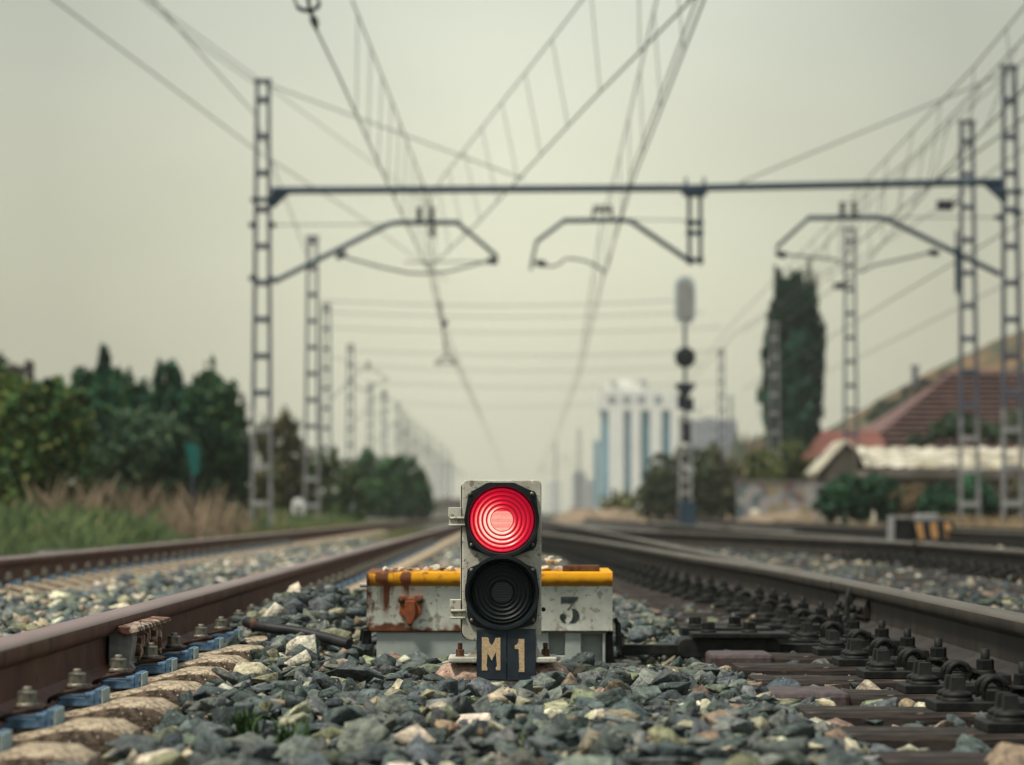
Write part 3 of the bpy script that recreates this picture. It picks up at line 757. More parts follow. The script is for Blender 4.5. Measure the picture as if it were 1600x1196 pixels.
# lamps
def lamp(c, lens_mat, nm, poly):
    yb = D0 - .007
    mb = MB()
    # plate with a round hole: outline sampled by angle round the lens
    n = 96; ov = []; iv = []
    from math import cos, sin, pi
    def outline(a):
        d = Vector((cos(a), sin(a))); best = None
        m = len(poly)
        for i in range(m):
            p = Vector(poly[i]) - Vector(c); q = Vector(poly[(i+1) % m]) - Vector(c); e_ = q - p
            den = d.x*e_.y - d.y*e_.x
            if abs(den) < 1e-12: continue
            t = (p.x*e_.y - p.y*e_.x)/den; u = (p.x*d.y - p.y*d.x)/den
            if t > 0 and -1e-6 <= u <= 1+1e-6: best = t if best is None else max(best, t)
        return best or .09
    vs = []
    for k in range(n):
        a = 2*pi*k/n; r = max(outline(a), .0955)
        vs += [(c[0]+r*cos(a), yb, c[1]+r*sin(a)), (c[0]+.0825*cos(a), yb, c[1]+.0825*sin(a)), (c[0]+r*cos(a), D0-.0003, c[1]+r*sin(a))]
    fs = []
    for k in range(n):
        k2 = (k+1) % n; fs += [(k*3, k*3+1, k2*3+1, k2*3), (k*3+2, k*3, k2*3, k2*3+2)]
    mb.add(vs, fs); pl = mb.build('lamp_bezel', M['black'], sig, world=True)
    # visor collar: deeper over the top
    mb = MB(); vs = []; fs = []; n = 72
    for k in range(n):
        a = 2*pi*k/n; dep = .020 + .026*max(0, sin(a)+.25)/1.25
        ro = .0965; ri = .0885
        for r, y in ((ro, yb), (ro, yb-dep), (ri, yb-dep), (.0835, yb+.010)):
            vs.append((c[0]+r*cos(a), y, c[1]+r*sin(a)))
    for k in range(n):
        k2 = (k+1) % n
        for q in range(3): fs.append((k*4+q, k*4+q+1, k2*4+q+1, k2*4+q))
    mb.add(vs, fs, smooth=True); o = mb.build('visor', M['black'], pl, world=True); o.data.set_sharp_from_angle(angle=R(35))
    # lens: stepped prism rings
    r_ = .0805; yl = yb - .004
    prof = [(0, -.0030), (.0285*.98, -.0030), (.0286, .0012)]
    st = [.355, .496, .637, .778, .919, 1.0]
    for a0, a1 in zip(st[:-1], st[1:]):
        prof += [(r_*a0+.0004, .0020), (r_*(a0*.45+a1*.55), -.0024), (r_*a1-.0012, -.0006), (r_*a1-.0004, .0022)]
    prof += [(r_*1.035, .012)]
    mb = MB(); mb.lathe([(r, yl+h) for r, h in prof], 96, 'y', c=(c[0], 0, c[1]))
    ln_ = mb.build(nm, lens_mat, sig, origin=(c[0], yl, c[1]), world=True); ln_.data.set_sharp_from_angle(angle=R(30))
    # horizontal ribs over the middle
    mb = MB()
    for k in range(11):
        z = c[1] + .022 - k*.0042; hw = math.sqrt(max(0, .0275**2 - (z-c[1])**2))
        if hw > .004: mb.tube([(c[0]-hw, yl-.0032, z), (c[0]+hw, yl-.0032, z)], .0014, 6)
    mb.build('lens_rib', M['red_lens_rib'] if lens_mat is M['red_lens'] else M['dark_rib'], ln_, world=True)
    return pl
rm_ = M['red_lens'].copy(); M['red_lens_rib'] = rm_
b_ = rm_.node_tree.nodes['Principled BSDF']
for k_ in ('Emission Color', 'Emission Strength'):
    for l_ in list(b_.inputs[k_].links): rm_.node_tree.links.remove(l_)
b_.inputs['Emission Color'].default_value = (1.0, .42, .33, 1); b_.inputs['Emission Strength'].default_value = .75
cu = sA(630,545)
up = [sA(*q) for q in ((240,235),(262,208),(300,200),(460,108),(770,108),(960,195),(1015,212),(1032,245),(1058,530),(1034,840),(1000,885),(800,960),(700,984),(540,984),(280,888),(235,850),(188,530))]
cl_ = sB(459,358)
lo = [sB(*q) for q in ((165,165),(190,145),(240,125),(370,62),(550,62),(700,135),(745,150),(755,200),(772,360),(752,590),(735,625),(640,655),(560,668),(330,668),(240,650),(180,615),(165,560),(148,360))]
pu = lamp(cu, M['red_lens'], 'red_lens', up); tag(pu, 'black lamp bezel around the glowing red lens')
pl_ = lamp(cl_, M['dark_lens'], 'unlit_lens', lo); tag(pl_, 'black lamp bezel around the unlit dark lens')
for par, pts_ in ((pu, [sA(q,r) for q, r in ((980,240),(278,836),(985,832),(262,240))]), (pl_, [sB(q,r) for q, r in ((200,168),(720,165),(202,595),(722,592))])):
    for (x, z) in pts_:
        mb = MB(); mb.lathe([(0,-.0035),(.0028,-.0035),(.0040,-.0018),(.0042,0),(.0055,0),(.0055,.002)], 14, 'y', c=(x, D0-.0075, z)); mb.build('screw', M['bolt'], par, world=True)
# hinges
for (u0,v0,u1,v1) in ((500,243,584,343),(508,722,582,825)):
    a = sC(u0,v0); b = sC(u1,v1); h = a[1]-b[1]
    mb = MB(); mb.box(a[0], b[0]-.008, D0-.002, D0+.045, b[1]+h*.50, a[1]); mb.box(a[0]+.002, b[0]-.006, D0+.001, D0+.040, b[1]+.002, b[1]+h*.47)
    mb.tube([(a[0]+.003, D0-.001, b[1]+h*.44), (b[0]+.004, D0-.003, b[1]+h*.44)], .0040, 8); mb.tube([(a[0]+.001, D0-.001, b[1]+h*.08), (b[0]+.003, D0-.003, b[1]+h*.08)], .0034, 8)
    mb.build('hinge', M['casting'], sig, world=True, bevel=.001, seg=1)
mb = MB(); a = sB(812,505); mb.lathe([(0,-.01),(.0055,-.01),(.0055,.01),(0,.01)], 10, 'y', c=(a[0],D0+.02,a[1])); mb.build('latch', M['black_steel'], sig, world=True)
# stand and flange
fl0 = sC(500,1020); fl1 = sC(1064,1050)
mb = MB(); zt = fl0[1]; zb = fl1[1]
mb.box(fl0[0], fl1[0], D0-.015, D0+.15, zb, zt)
fl = mb.build('base_flange', M['casting'], sig, world=True, bevel=.004)
mb = MB(); xa = sC(648,1020)[0]; xb = sC(958,1020)[0]; zh = z0+.02
prof = [(xa-.024, zt+.0005), (xa-.010, zt+.010), (xa-.003, zt+.024), (xa, zh), (xb, zh), (xb+.003, zt+.024), (xb+.010, zt+.010), (xb+.020, zt+.0005)]
mb.prism(prof, D0+.01, D0+.12); mb.build('stand', M['casting'], sig, world=True)
for u in (560, 1005):
    x = sC(u, 1000)[0]; mb = MB(); c_ = (x, D0+.03)
    mb.lathe([(0,zt+.0002),(.0125,zt+.0002),(.0125,zt+.003),(0,zt+.003)], 16, c=(c_[0],c_[1],0))
    hexnut(mb, c_, .0118, .016, zt+.003, .45); hexnut(mb, c_, .0112, .004, zt-.0005, .45)
    for k in range(9): mb.lathe([(.0058,zt+.019+k*.0018),(.0066,zt+.0198+k*.0018),(.0058,zt+.0208+k*.0018)], 12, c=(c_[0],c_[1],0))
    mb.lathe([(.0058,zt+.0360),(0,zt+.0362)], 12, c=(c_[0],c_[1],0))
    mb.build('anchor_bolt', M['rust'], sig, world=True)
# number plate
YP = D0 - .020
a = sB(244,668); b = sB(497,1100); c_ = sB(502,1110); d_ = sB(745,665)
p1 = MB().prism([(a[0],a[1]),(b[0],a[1]),(b[0],b[1]),(a[0],b[1]+.002)], YP, YP+.006).build('number_plate', M['plate'], sig, world=True, bevel=.0012, seg=1)
p2 = MB().prism([(c_[0],d_[1]),(d_[0],d_[1]),(d_[0],b[1]-.002),(c_[0],b[1]-.001)], YP+.002, YP+.008).build('number_plate', M['plate'], sig, world=True, bevel=.0012, seg=1)
Mp = [(288,737),(335,737),(347,748),(350,778),(372,806),(394,772),(404,744),(445,738),(445,1016),(410,1016),(404,1000),(416,975),(406,862),(372,934),(336,868),(328,980),(335,1000),(335,1018),(288,1018)]
Op = [(598,752),(648,752),(648,1031),(598,1031),(605,1000),(600,838),(568,836),(566,806),(584,800),(598,775)]
MB().prism([sB(*q) for q in Mp], YP-.0012, YP-.0001).build('letter', M['letter'], p1, world=True)
MB().prism([sB(*q) for q in Op], YP+.0008, YP+.0019).build('digit', M['letter'], p2, world=True)
# concrete footing
def lump(name, x0, x1, y0, y1, z0, z1, m, parent=None, seed=1, sub=4, amp=.006, **k):
    bm = bmesh.new(); bmesh.ops.create_cube(bm, size=1)
    bmesh.ops.subdivide_edges(bm, edges=bm.edges, cuts=sub*2, use_grid_fill=True)
    rs = np.random.default_rng(seed)
    from mathutils import noise
    for v in bm.verts:
        c = v.co.copy(); l_ = (abs(c.x)**4+abs(c.y)**4+abs(c.z)**4)**.25
        c = c * (.5/l_ if l_ else 1)
        v.co = Vector((x0+(x1-x0)*(c.x+.5), y0+(y1-y0)*(c.y+.5), z0+(z1-z0)*(c.z+.5)))
        v.co += noise.noise_vector(v.co*28+Vector((seed,0,0)))*amp + noise.noise_vector(v.co*90)*amp*.5
    me = bpy.data.meshes.new(name); bm.to_mesh(me); bm.free(); me.materials.append(m)
    for p in me.polygons: p.use_smooth = True
    o = bpy.data.objects.new(name, me); COL.objects.link(o)
    return tag(o, **k)
fa = sC(430,1062); fb_ = sC(1135,1150)
lump('concrete_footing', fa[0], fb_[0], D0-.012, D0+.22, -.09, zb-.0005, M['footing'], seed=4, sub=10, amp=.007, label='crumbly pinkish concrete footing under the short grey signal', cat='footing')

# ------------------------------------------------------------------ point machine
DM = 9.0
qA = pj(DM,0,0,6.647,560,870); qB = pj(DM,0,0,6.293,840,860)
lx, bz = qA(85,770); rx, tz = qB(735,212)
pm = empty('point_machine', ((lx+rx)/2, DM+.2, -.05), label='rusty pale grey point machine box with a yellow top edge and stencilled 3', cat='point machine')
W_ = rx-lx; Hh = tz-bz
yz = [(0,0),(0,.137),(-.006,.145),(-.012,.155),(-.013,.168),(-.009,.180),(.002,Hh-.001),(.02,Hh),(.40,Hh+.004),(.44,Hh-.02),(.44,0)]
mb = MB(); vs = []; fs = []; nn_ = len(yz); nxs = 24
for i in range(nxs+1):
    for (y, z) in yz: vs.append((lx + W_*i/nxs, DM+y, bz+z))
for i in range(nxs):
    for q in range(nn_): q2 = (q+1) % nn_; fs.append((i*nn_+q, i*nn_+q2, (i+1)*nn_+q2, (i+1)*nn_+q))
fs.append(list(range(nn_))[::-1]); fs.append([nxs*nn_+q for q in range(nn_)])
mb.add(vs, fs, smooth=True)
cov = mb.build('cover', M['cover'], pm, origin=(lx, DM, bz), world=True); cov.data.set_sharp_from_angle(angle=R(38))
# latch
g = [(425,402),(490,398),(512,428),(575,428),(592,398),(668,402),(664,482),(655,592),(600,650),(572,672),(562,712),(535,726),(506,704),(490,652),(425,592),(432,482)]
lt = MB().prism([qA(*q) for q in g], DM-.018, DM-.0005).build('latch', M['orange'], cov, world=True, bevel=.003)
MB().prism([qA(*q) for q in ((488,455),(592,455),(600,600),(560,700),(512,700),(478,600))], DM-.028, DM-.0185).build('latch_tongue', M['orange'], cov, world=True, bevel=.003)
for u in (448, 640):
    x, z = qA(u, 450); MB().lathe([(0,-.006),(.010,-.005),(.0115,0),(.0115,.004)], 12, 'y', c=(x,DM-.0185,z)).build('latch_rivet', M['rust'], cov, world=True)
three = [[(228,457),(402,457),(392,490),(356,520),(342,526),(268,521),(245,521),(240,531),(228,526)],
         [(288,588),(334,532),(344,538),(312,580),(302,590)],
         [(330,571),(370,579),(400,604),(413,642),(404,682),(370,712),(322,719),(310,711),(334,690),(346,648),(342,600)],
         [(224,632),(252,621),(279,638),(283,664),(264,684),(282,712),(262,719),(232,697),(215,662)]]
mb = MB()
for g in three: mb.prism([qB(*q) for q in g], DM-.0012, DM-.0002)
mb.build('stencilled_digit', M['stencil'], cov, world=True)
# lower casing with two recesses
bx0 = qA(188,900)[0]; bx1 = qB(668,900)[0]; ct = bz-.004; YB = DM+.012
r1a = qB(108,815)[0]; r1b = qB(272,1035)[0]; r2a = qB(428,825)[0]; r2b = qB(642,1000)[0]
rt = qB(0,818)[1]; rb_ = qB(0,1040)[1]
mb = MB()
mb.box(bx0, r1a, YB, YB+.30, -.12, ct); mb.box(r1b, r2a, YB, YB+.30, -.12, ct); mb.box(r2b, bx1, YB, YB+.30, -.12, ct)
mb.box(r1a, r1b, YB+.001, YB+.30, rt, ct-.0005); mb.box(r2a, r2b, YB+.001, YB+.30, rt-.001, ct-.0005)
mb.box(r1a, r1b, YB+.045, YB+.30, -.12, rt-.0005); mb.box(r2a, r2b, YB+.045, YB+.30, -.12, rt-.0015)
mb.box(r1a, r1b, YB+.0015, YB+.044, -.12, rb_); 
mb.build('lower_case', M['machine_base'], pm, world=True, bevel=.0015, seg=1)
MB().box(lx+.01, rx-.01, DM+.004, DM+.43, ct, bz-.0005).build('cover_seal', M['rust'], pm, world=True)
# side fittings
a = qA(20,300); MB().tube([(a[0]-.004, DM+.05, a[1]),(lx, DM+.05, a[1])], .007, 8).build('side_lug', M['machine_base'], pm, world=True)
a = qA(40,760); mb = MB(); mb.tube([(a[0]+.012, DM+.02, a[1]-.045),(a[0]+.012, DM+.02, a[1]-.002)], .016, 10); mb.tube([(a[0]-.006, DM+.0, a[1]-.035),(a[0]-.003, DM+.0, a[1]+.0),(a[0]+.02, DM+.0, a[1]+.008)], .004, 6); mb.build('cable_gland', M['black_steel'], pm, world=True)
mb = MB(); a = qB(690,790); mb.prism([qB(*q) for q in ((672,850),(745,790),(745,1100),(672,1120))], DM+.03, DM+.12)
mb.tube([(P(960,966,9).x, DM+.02, .10),(P(966,975,9).x, DM+.02, .08),(P(968,1020,9).x, DM+.02, .0)], .009, 8)
mb.build('end_bracket', M['black_steel'], pm, world=True)
# what lies on the cover
def rock_thing(name, x, y, z, sx, sy, sz, m, seed, **k):
    bm = bmesh.new(); rs = np.random.default_rng(seed)
    for j in range(11):
        v = rs.normal(size=3); v /= np.linalg.norm(v); bm.verts.new(v*rs.uniform(.8,1.05))
    r_ = bmesh.ops.convex_hull(bm, input=bm.verts); bmesh.ops.delete(bm, geom=[g for g in r_['geom_interior'] if isinstance(g, bmesh.types.BMVert)], context='VERTS')
    bmesh.ops.bevel(bm, geom=list(bm.edges), offset=.06, segments=1, affect='EDGES', clamp_overlap=True)
    for v in bm.verts: v.co = Vector((v.co.x*sx, v.co.y*sy, v.co.z*sz))
    zm = min(v.co.z for v in bm.verts)
    for v in bm.verts: v.co.z -= zm
    me = bpy.data.meshes.new(name); bm.to_mesh(me); bm.free(); me.materials.append(m)
    o = bpy.data.objects.new(name, me); COL.objects.link(o); o.location = (x,y,z); return tag(o, **k)
M['pale_stone'] = mat('pale_stone', (0.42,0.38,0.30), (0.66,0.61,0.50), 30, .9, bump=.003, bscale=90)
M['grey_stone'] = mat('grey_stone', (0.10,0.11,0.10), (0.26,0.25,0.21), 30, .9, bump=.003, bscale=90)
ztop = bz + Hh
sp_ = [(603,.020,'small pale stone nearest the rusty left corner of the machine cover'),(612,.016,None),(626,.015,None),(640,.013,None),(652,.014,None),(664,.015,None),(678,.026,'largest white stone on the machine cover, left of the red signal'),(690,.016,None),(704,.022,'white stone on the machine cover half hidden by the signal hinge side'),(712,.012,None),
       (852,.030,'pale rounded stone pile piece on the cover, touching the right edge of the signal'),(866,.022,None),(874,.020,None),(884,.022,None),(892,.013,None)]
for i, (px, r_, lb) in enumerate(sp_):
    y = DM + .05 + (i % 4)*.025; x = P(px, 890, y).x
    rock_thing('stone', x, y, ztop + (.0005), r_, r_*.9, r_*.55, M['pale_stone'] if i % 4 != 3 else M['grey_stone'], 20+i, label=lb or 'small loose stone lying in a row on top of the yellow edged machine cover', cat='stone', group='stones lying on the point machine')
for i, (px, r_, dz) in enumerate(((858,.020,.024),(872,.018,.022),(862,.016,.034))):
    rock_thing('stone', P(px,885,DM+.09).x, DM+.09, ztop+dz, r_, r_*.9, r_*.6, M['pale_stone'], 60+i, label='small loose stone lying in a row on top of the yellow edged machine cover', cat='stone', group='stones lying on the point machine')
xa = P(879,880,DM+.04).x; xb = P(937,880,DM+.04).x
o = MB().box(xa, xb, DM+.03, DM+.10, ztop+.0005, ztop+.020).build('steel_bar', M['rust'], None, origin=((xa+xb)/2, DM+.05, ztop), bevel=.004)
tag(o, 'short rusty steel bar lying on the yellow edged machine cover', 'steel bar')

# ------------------------------------------------------------------ switch rods
r3 = pj(9.2,0,0,2.424,940,900)
rod = empty('switch_rod', (.55, 9.2, 0), label='black steel switch rods and clamp plates running from the machine to the dark rail', cat='switch rod')
a = r3(75,258); b = r3(292,296); MB().box(a[0], b[0], 9.14, 9.19, b[1], a[1]).build('rod', M['black_steel'], rod, world=True, bevel=.003)
a = r3(285,232); b = r3(665,305)
MB().prism(rrect(a[0], b[0], b[1], a[1], .025, .02), 9.10, 9.30).build('clamp_housing', M['black_steel'], rod, world=True, bevel=.004)
a = r3(335,212); b = r3(705,231); MB().box(a[0], b[0], 9.08, 9.26, b[1], a[1]).build('clamp_plate', M['black_steel'], rod, world=True, bevel=.003)
a = P(1062,977,9.55); b = P(1200,988,9.55); MB().box(a.x, b.x, 9.42, 9.60, b.z-.01, a.z-.004).build('clamp_plate', M['black_steel'], rod, world=True, bevel=.003)
a = r3(662,252); MB().box(a[0], 1.19, 9.16, 9.22, a[1]-.030, a[1]-.004).build('rod', M['black_steel'], rod, world=True, bevel=.003)
MB().box(a[0]-.1, 1.19, 9.48, 9.54, .0, .028).build('rod', M['black_steel'], rod, world=True, bevel=.003)
for (px, py, y) in ((1107,985,9.16),(1171,985,9.16),(1086,976,9.50),(1148,976,9.50)):
    c = P(px, py, y); mb = MB(); mb.lathe([(.026,c.z-.006),(.026,c.z),(.02,c.z+.002)], 14, c=(c.x,y,0)); hexnut(mb, (c.x,y), .021, .026, c.z, .2); mb.build('nut', M['black_steel'], rod, world=True)

# rail joint clamp on the left rail
jc = empty('rail_joint_clamp', (-.94, 7.4, .02), label='grey clamp with a rusty top flange on the web of the left brown rail', cat='rail clamp')
MB().prism([(-.984,.140),(-.935,.138),(-.922,.12),(-.930,.06),(-.918,.045),(-.925,.038),(-.984,.05)], 7.16, 7.24).build('fishplate', M['clampgrey'] if 'clampgrey' in M else mat('grey_zinc_plate', (.16,.16,.16), (.28,.27,.26), 25, .7, bump=.001), jc, world=True, bevel=.003)
mb = MB(); mb.prism([(-.960,.150),(-.912,.147),(-.908,.136),(-.935,.128),(-.962,.136)], 7.14, 7.86)
mb.box(-.960, -.932, 7.26, 7.84, .050, .128)
for k in range(4): mb.box(-.933, -.920-.004*(k%2), 7.30+k*.15, 7.38+k*.13, .062-.01*(k%2), .120)
mb.build('top_flange', M['rustpale'] if 'rustpale' in M else mat('flaking_rust', (.10,.045,.032), (.46,.38,.30), 26, .85, bump=.003, mid=(.50,.60)), jc, world=True, bevel=.002, seg=1)
mb = MB()
for k in range(4):
    mb.lathe([(0,-.02),(.016,-.02),(.016,.0),(0,.0)], 6, 'y', c=(0,0,0), M_=Matrix.Translation((-.94,7.27+k*.15,.085)) @ Matrix.Rotation(math.pi/2,4,'Z'))
mb.build('bolt', M['rust'], jc, world=True)
MB().tube([(-.93,7.25,.135),(-.915,7.24,.16),(-.912,7.27,.12)], .0012, 5).build('wire_end', M['bolt'], jc, world=True)

# joint in the dark rail
jt = empty('rail_joint', (1.22, 10.4, .02), label='dark vertical joint bracket on the web of the right near rail', cat='rail joint')
MB().prism([(1.262,.028),(1.205,.035),(1.222,.06),(1.226,.13),(1.240,.165),(1.262,.165)], 10.36, 10.43).build('bracket', M['black_steel'], jt, world=True, bevel=.003)
MB().prism([(1.266,.06),(1.247,.06),(1.243,.10),(1.256,.130),(1.266,.130)], 10.02, 10.80).build('fishplate', M['rail_right'], jt, world=True, bevel=.003)
for k in range(4):
    MB().lathe([(0,-.018),(.015,-.018),(.015,.0),(0,.0)], 6, 'y', M_=Matrix.Translation((1.244,10.08+k*.19+(.06 if k > 1 else 0),.088)) @ Matrix.Rotation(-math.pi/2,4,'Z')).build('bolt', M['black_steel'], jt, world=True)

# black cable on the stones
cb = MB().tube([P(385,972,8.9), P(400,978,8.85), P(425,982,8.8), P(470,988,8.8), P(510,997,8.75), P(545,1007,8.7)], .017, 10).build('cable', M['cable'], None, origin=P(470,988,8.8))
tag(cb, 'thick black cable lying on the stones left of the point machine', 'cable')
MB().lathe([(.0175,-.012),(.021,-.012),(.021,.012),(.0175,.012)], 14, M_=Matrix.Translation(P(398,977,8.855)) @ Matrix.Rotation(R(80),4,'Y')).build('collar', M['rust'], cb, world=True)
#PART4
# ------------------------------------------------------------------ overhead line masts
def px_at(px, d): return P(px, 800, d).x
def lattice(parent, H, wb, wt, dp=.16, post=.075, step=.77, rung_h=.12, z0=-.1, white_to=2.6, name='post', m='mast', each=True):
    """two channels with batten plates on both faces; local coordinates, base at z=0"""
    for s in (-1, 1):
        ft = max(0, white_to-z0)/(H-z0); wm = wb*(1-ft)+wt*ft; dm = dp/2*(1-.2*ft)
        if white_to > 0 and H > 5:
            MB().hull8((s*wb/2-post/2, s*wb/2+post/2, -dp/2, dp/2), (s*wm/2-post/2, s*wm/2+post/2, -dm, dm), z0, white_to).build(name, M['mast_pale'], parent, )
            mb = MB(); mb.hull8((s*wm/2-post/2, s*wm/2+post/2, -dm, dm), (s*wt/2-post/2, s*wt/2+post/2, -dp/2*.8, dp/2*.8), white_to, H)
        else: mb = MB(); mb.hull8((s*wb/2-post/2, s*wb/2+post/2, -dp/2, dp/2), (s*wt/2-post/2, s*wt/2+post/2, -dp/2*.8, dp/2*.8), z0, H)
        mb.build(name, M[m], parent)
    z = .55; rest = MB()
    while z < H-.12:
        t = z/H; hw = (wb*(1-t)+wt*t)/2 + post*.42; yy_ = dp/2*(1-.2*t); mb = MB() if each else rest
        for s in (-1, 1):
            a, b = sorted((s*(yy_+.002), s*(yy_+.012))); mb.box(-hw, hw, a, b, z, z+rung_h)
        mb.box(-hw+post, hw-post, -yy_-.001, yy_+.001, z+.01, z+.022)
        if each: mb.build('batten', M['mast_white'] if z < white_to else M[m], parent)
        z += step
    if not each: rest.build('lattice', M[m], parent)
    MB().box(-wt/2-.06, wt/2+.06, -.09, .09, H+.001, H+.08).build('cap', M[m], parent)
def mast_thing(px, d, ztop, label, wb=.42, wt=.24, arm=0, group='lattice masts of the overhead line', far=False, painted=True, arm_z=None):
    x = px_at(px, d); root = empty('lattice_mast', (x, d, 0), label=label, cat='mast', group=group)
    lattice(root, ztop, wb, wt, each=d < 125, white_to=2.6 if painted else 0)
    if arm:
        za = arm_z or 5.9; mb = MB(); s = 1 if arm > 0 else -1; a = abs(arm)
        mb.tube([(s*.2,0,za-1.1),(s*a*.55,0,za+.05),(s*a*.8,0,za+.05),(s*a,0,za-.35)], .022, 6); mb.tube([(s*.2,0,za+.6),(s*a*.6,0,za+.1)], .012, 5)
        mb.tube([(s*a,0,za-.35),(s*a*.6,0,za-.75),(s*a*.45,0,za-.5)], .018, 5)
        mb.build('cantilever', M['beam'], root)
        mb = MB(); mb.lathe([(.0,za+.1),(.07,za+.12),(.04,za+.2),(.07,za+.25),(.04,za+.32),(.06,za+.37),(0,za+.4)], 10, c=(s*a*.68,0,0)); mb.build('insulator', M['insulator'], root)
    return root

# portal
DP = 61.0
def Q(px, py, d=DP): return P(px, py, d)
lm = Q(411, 130); rm = Q(1577, 108)
pr = empty('portal', (Q(990,800).x, DP, 0), label='wide dark steel portal of two lattice masts and a tube beam spanning the tracks', cat='portal')
def portal_mast(xc, ztop, label):
    o = empty('mast', (xc - pr.location.x, 0, 0)); o.parent = pr
    lattice(o, ztop, .40, .24, step=.78); return o
portal_mast(lm.x, lm.z, ''); portal_mast(rm.x, rm.z, '')
def W(mb, name, m, parent=pr, **k): return mb.build(name, m, parent, world=True, **k)
bl, bm_, br = Q(425,298), Q(1085,294), Q(1566,284)
W(MB().tube([bl, bm_, br], .078, 14), 'beam', M['beam'])
W(MB().prism([(bl.x-.02, bl.z-.07),(bl.x+.36, bl.z-.07),(bl.x+.05, bl.z-.36),(bl.x-.12, bl.z-.36)], DP-.05, DP+.05).box(lm.x-.24, lm.x+.30, DP-.12, DP+.12, bl.z-.24, bl.z-.16), 'beam_bracket', M['beam'])
W(MB().prism([(br.x+.02, br.z-.07),(br.x-.40, br.z-.07),(br.x-.02, br.z-.42),(br.x+.12, br.z-.42)], DP-.05, DP+.05).box(rm.x-.26, rm.x+.26, DP-.12, DP+.12, br.z-.26, br.z-.18), 'beam_bracket', M['beam'])
# drop post
mb = MB()
for px in (1077, 1094): a = Q(px, 300); b = Q(px, 414); mb.box(a.x-.04, a.x+.04, DP-.07, DP+.07, b.z, a.z)
for py in (301, 345, 361, 403): a = Q(1072, py); b = Q(1099, py+7); mb.box(a.x, b.x, DP-.085, DP+.085, b.z, a.z)
a = Q(1066,292); b = Q(1104,306); mb.box(a.x, b.x, DP-.13, DP+.13, b.z, a.z); 
for px in (1072, 1100): a = Q(px, 278); b = Q(px, 306); mb.tube([a, b], .03, 6)
W(mb, 'drop_post', M['beam'])
def insul(mb, px, py0, py1, n=3, r=.075):
    a = Q(px, py0); b = Q(px, py1); h = (a.z-b.z); pf = [(0, b.z)]
    for i in range(n): pf += [(r*.45, b.z+h*(i+.1)/n), (r, b.z+h*(i+.35)/n), (r*.9, b.z+h*(i+.55)/n), (r*.4, b.z+h*(i+.7)/n)]
    pf += [(0, a.z)]; mb.lathe(pf, 12, c=(a.x, DP, 0))
W(MB().tube([Q(427,441), Q(606,351), Q(626,347)], .055, 8).tube([Q(620,348), Q(718,348)], .055, 8).tube([Q(714,348), Q(758,385), Q(777,402)], .045, 8).tube([Q(777,402),Q(768,409)], .035, 6), 'cantilever_arm', M['beam'])
W(MB().tube([Q(1083,412), Q(986,346), Q(972,344)], .055, 8).tube([Q(974,344), Q(880,345)], .055, 8).tube([Q(882,345), Q(838,378)], .045, 8).tube([Q(838,378), Q(829,422)], .032, 6), 'cantilever_arm', M['beam'])
W(MB().tube([Q(1563,429), Q(1384,342), Q(1366,340)], .058, 8).tube([Q(1370,340), Q(1262,341)], .055, 8).tube([Q(1264,341), Q(1214,386), Q(1213,397), Q(1222,399)], .042, 8), 'cantilever_arm', M['beam'])
for px, a_, b_, n_ in ((655,322,344,3),(675,322,344,3),(677,352,371,3),(1316,314,336,3),(1335,314,336,3)):
    mb = MB(); insul(mb, px, a_, b_, n_, .085); W(mb, 'insulator', M['insulator'])
mb = MB()
for px in (930, 937.5, 945, 952.5): insul(mb, px, 319, 330, 2, .05)
a = Q(925,343); b = Q(958,330)
mb.box(a.x, a.x+.05, DP-.04, DP+.04, a.z, b.z); mb.box(b.x-.05, b.x, DP-.04, DP+.04, a.z, b.z); mb.box(a.x, b.x, DP-.05, DP+.05, b.z-.03, b.z+.03)
W(mb, 'insulator_frame', M['insulator'])
# registration arms
mb = MB(); mb.tube([Q(532,398), Q(545,404), Q(600,419), Q(640,427), Q(670,428)], .028, 6).tube([Q(664,428), Q(700,425), Q(745,413), Q(772,407)], .026, 6).tube([Q(632,410), Q(765,409)], .014, 5)
W(mb, 'registration_arm', M['wire'])
mb = MB(); mb.tube([Q(845,413), Q(862,417), Q(874,413), Q(881,406), Q(892,404), Q(915,408), Q(940,420), Q(945,428)], .026, 6); W(mb, 'registration_arm', M['wire'])
mb = MB(); mb.tube([Q(1222,398), Q(1260,401), Q(1306,406), Q(1313,414)], .026, 6).tube([Q(1462,393), Q(1420,403), Q(1365,415), Q(1345,426)], .028, 6); W(mb, 'registration_arm', M['wire'])
for px, py in ((533,399),(769,408),(845,412),(1221,398),(1459,395)):
    a = Q(px,py); mb = MB(); mb.lathe([(0,-.13),(.05,-.11),(.085,-.03),(.06,.0),(.085,.04),(.05,.11),(0,.13)], 10, M_=Matrix.Translation(a) @ Matrix.Rotation(R(60 if px < 600 else 100),4,'Y')); W(mb, 'insulator', M['insulator'])
# guys and tie wires of the portal
for pts_, r_ in (((Q(424,134), Q(820,281)), .014), ((Q(1566,115), Q(1510,140), Q(1155,286)), .016)):
    W(MB().tube(list(pts_), r_, 5), 'guy_wire', M['wire'])
for pts_, r_ in (((Q(424,352), Q(700,350)), .012), ((Q(1088,345), Q(985,343)), .012), ((Q(1565,340), Q(1370,340)), .012)):
    W(MB().tube(list(pts_), r_, 5), 'tie_wire', M['wire'])
for px, py in ((424,352),(396,352),(396,435),(424,437),(1590,333),(1562,340)):
    a = Q(px,py); W(MB().box(a.x-.09, a.x+.09, DP-.1, DP+.1, a.z-.05, a.z+.05), 'clamp', M['beam'])

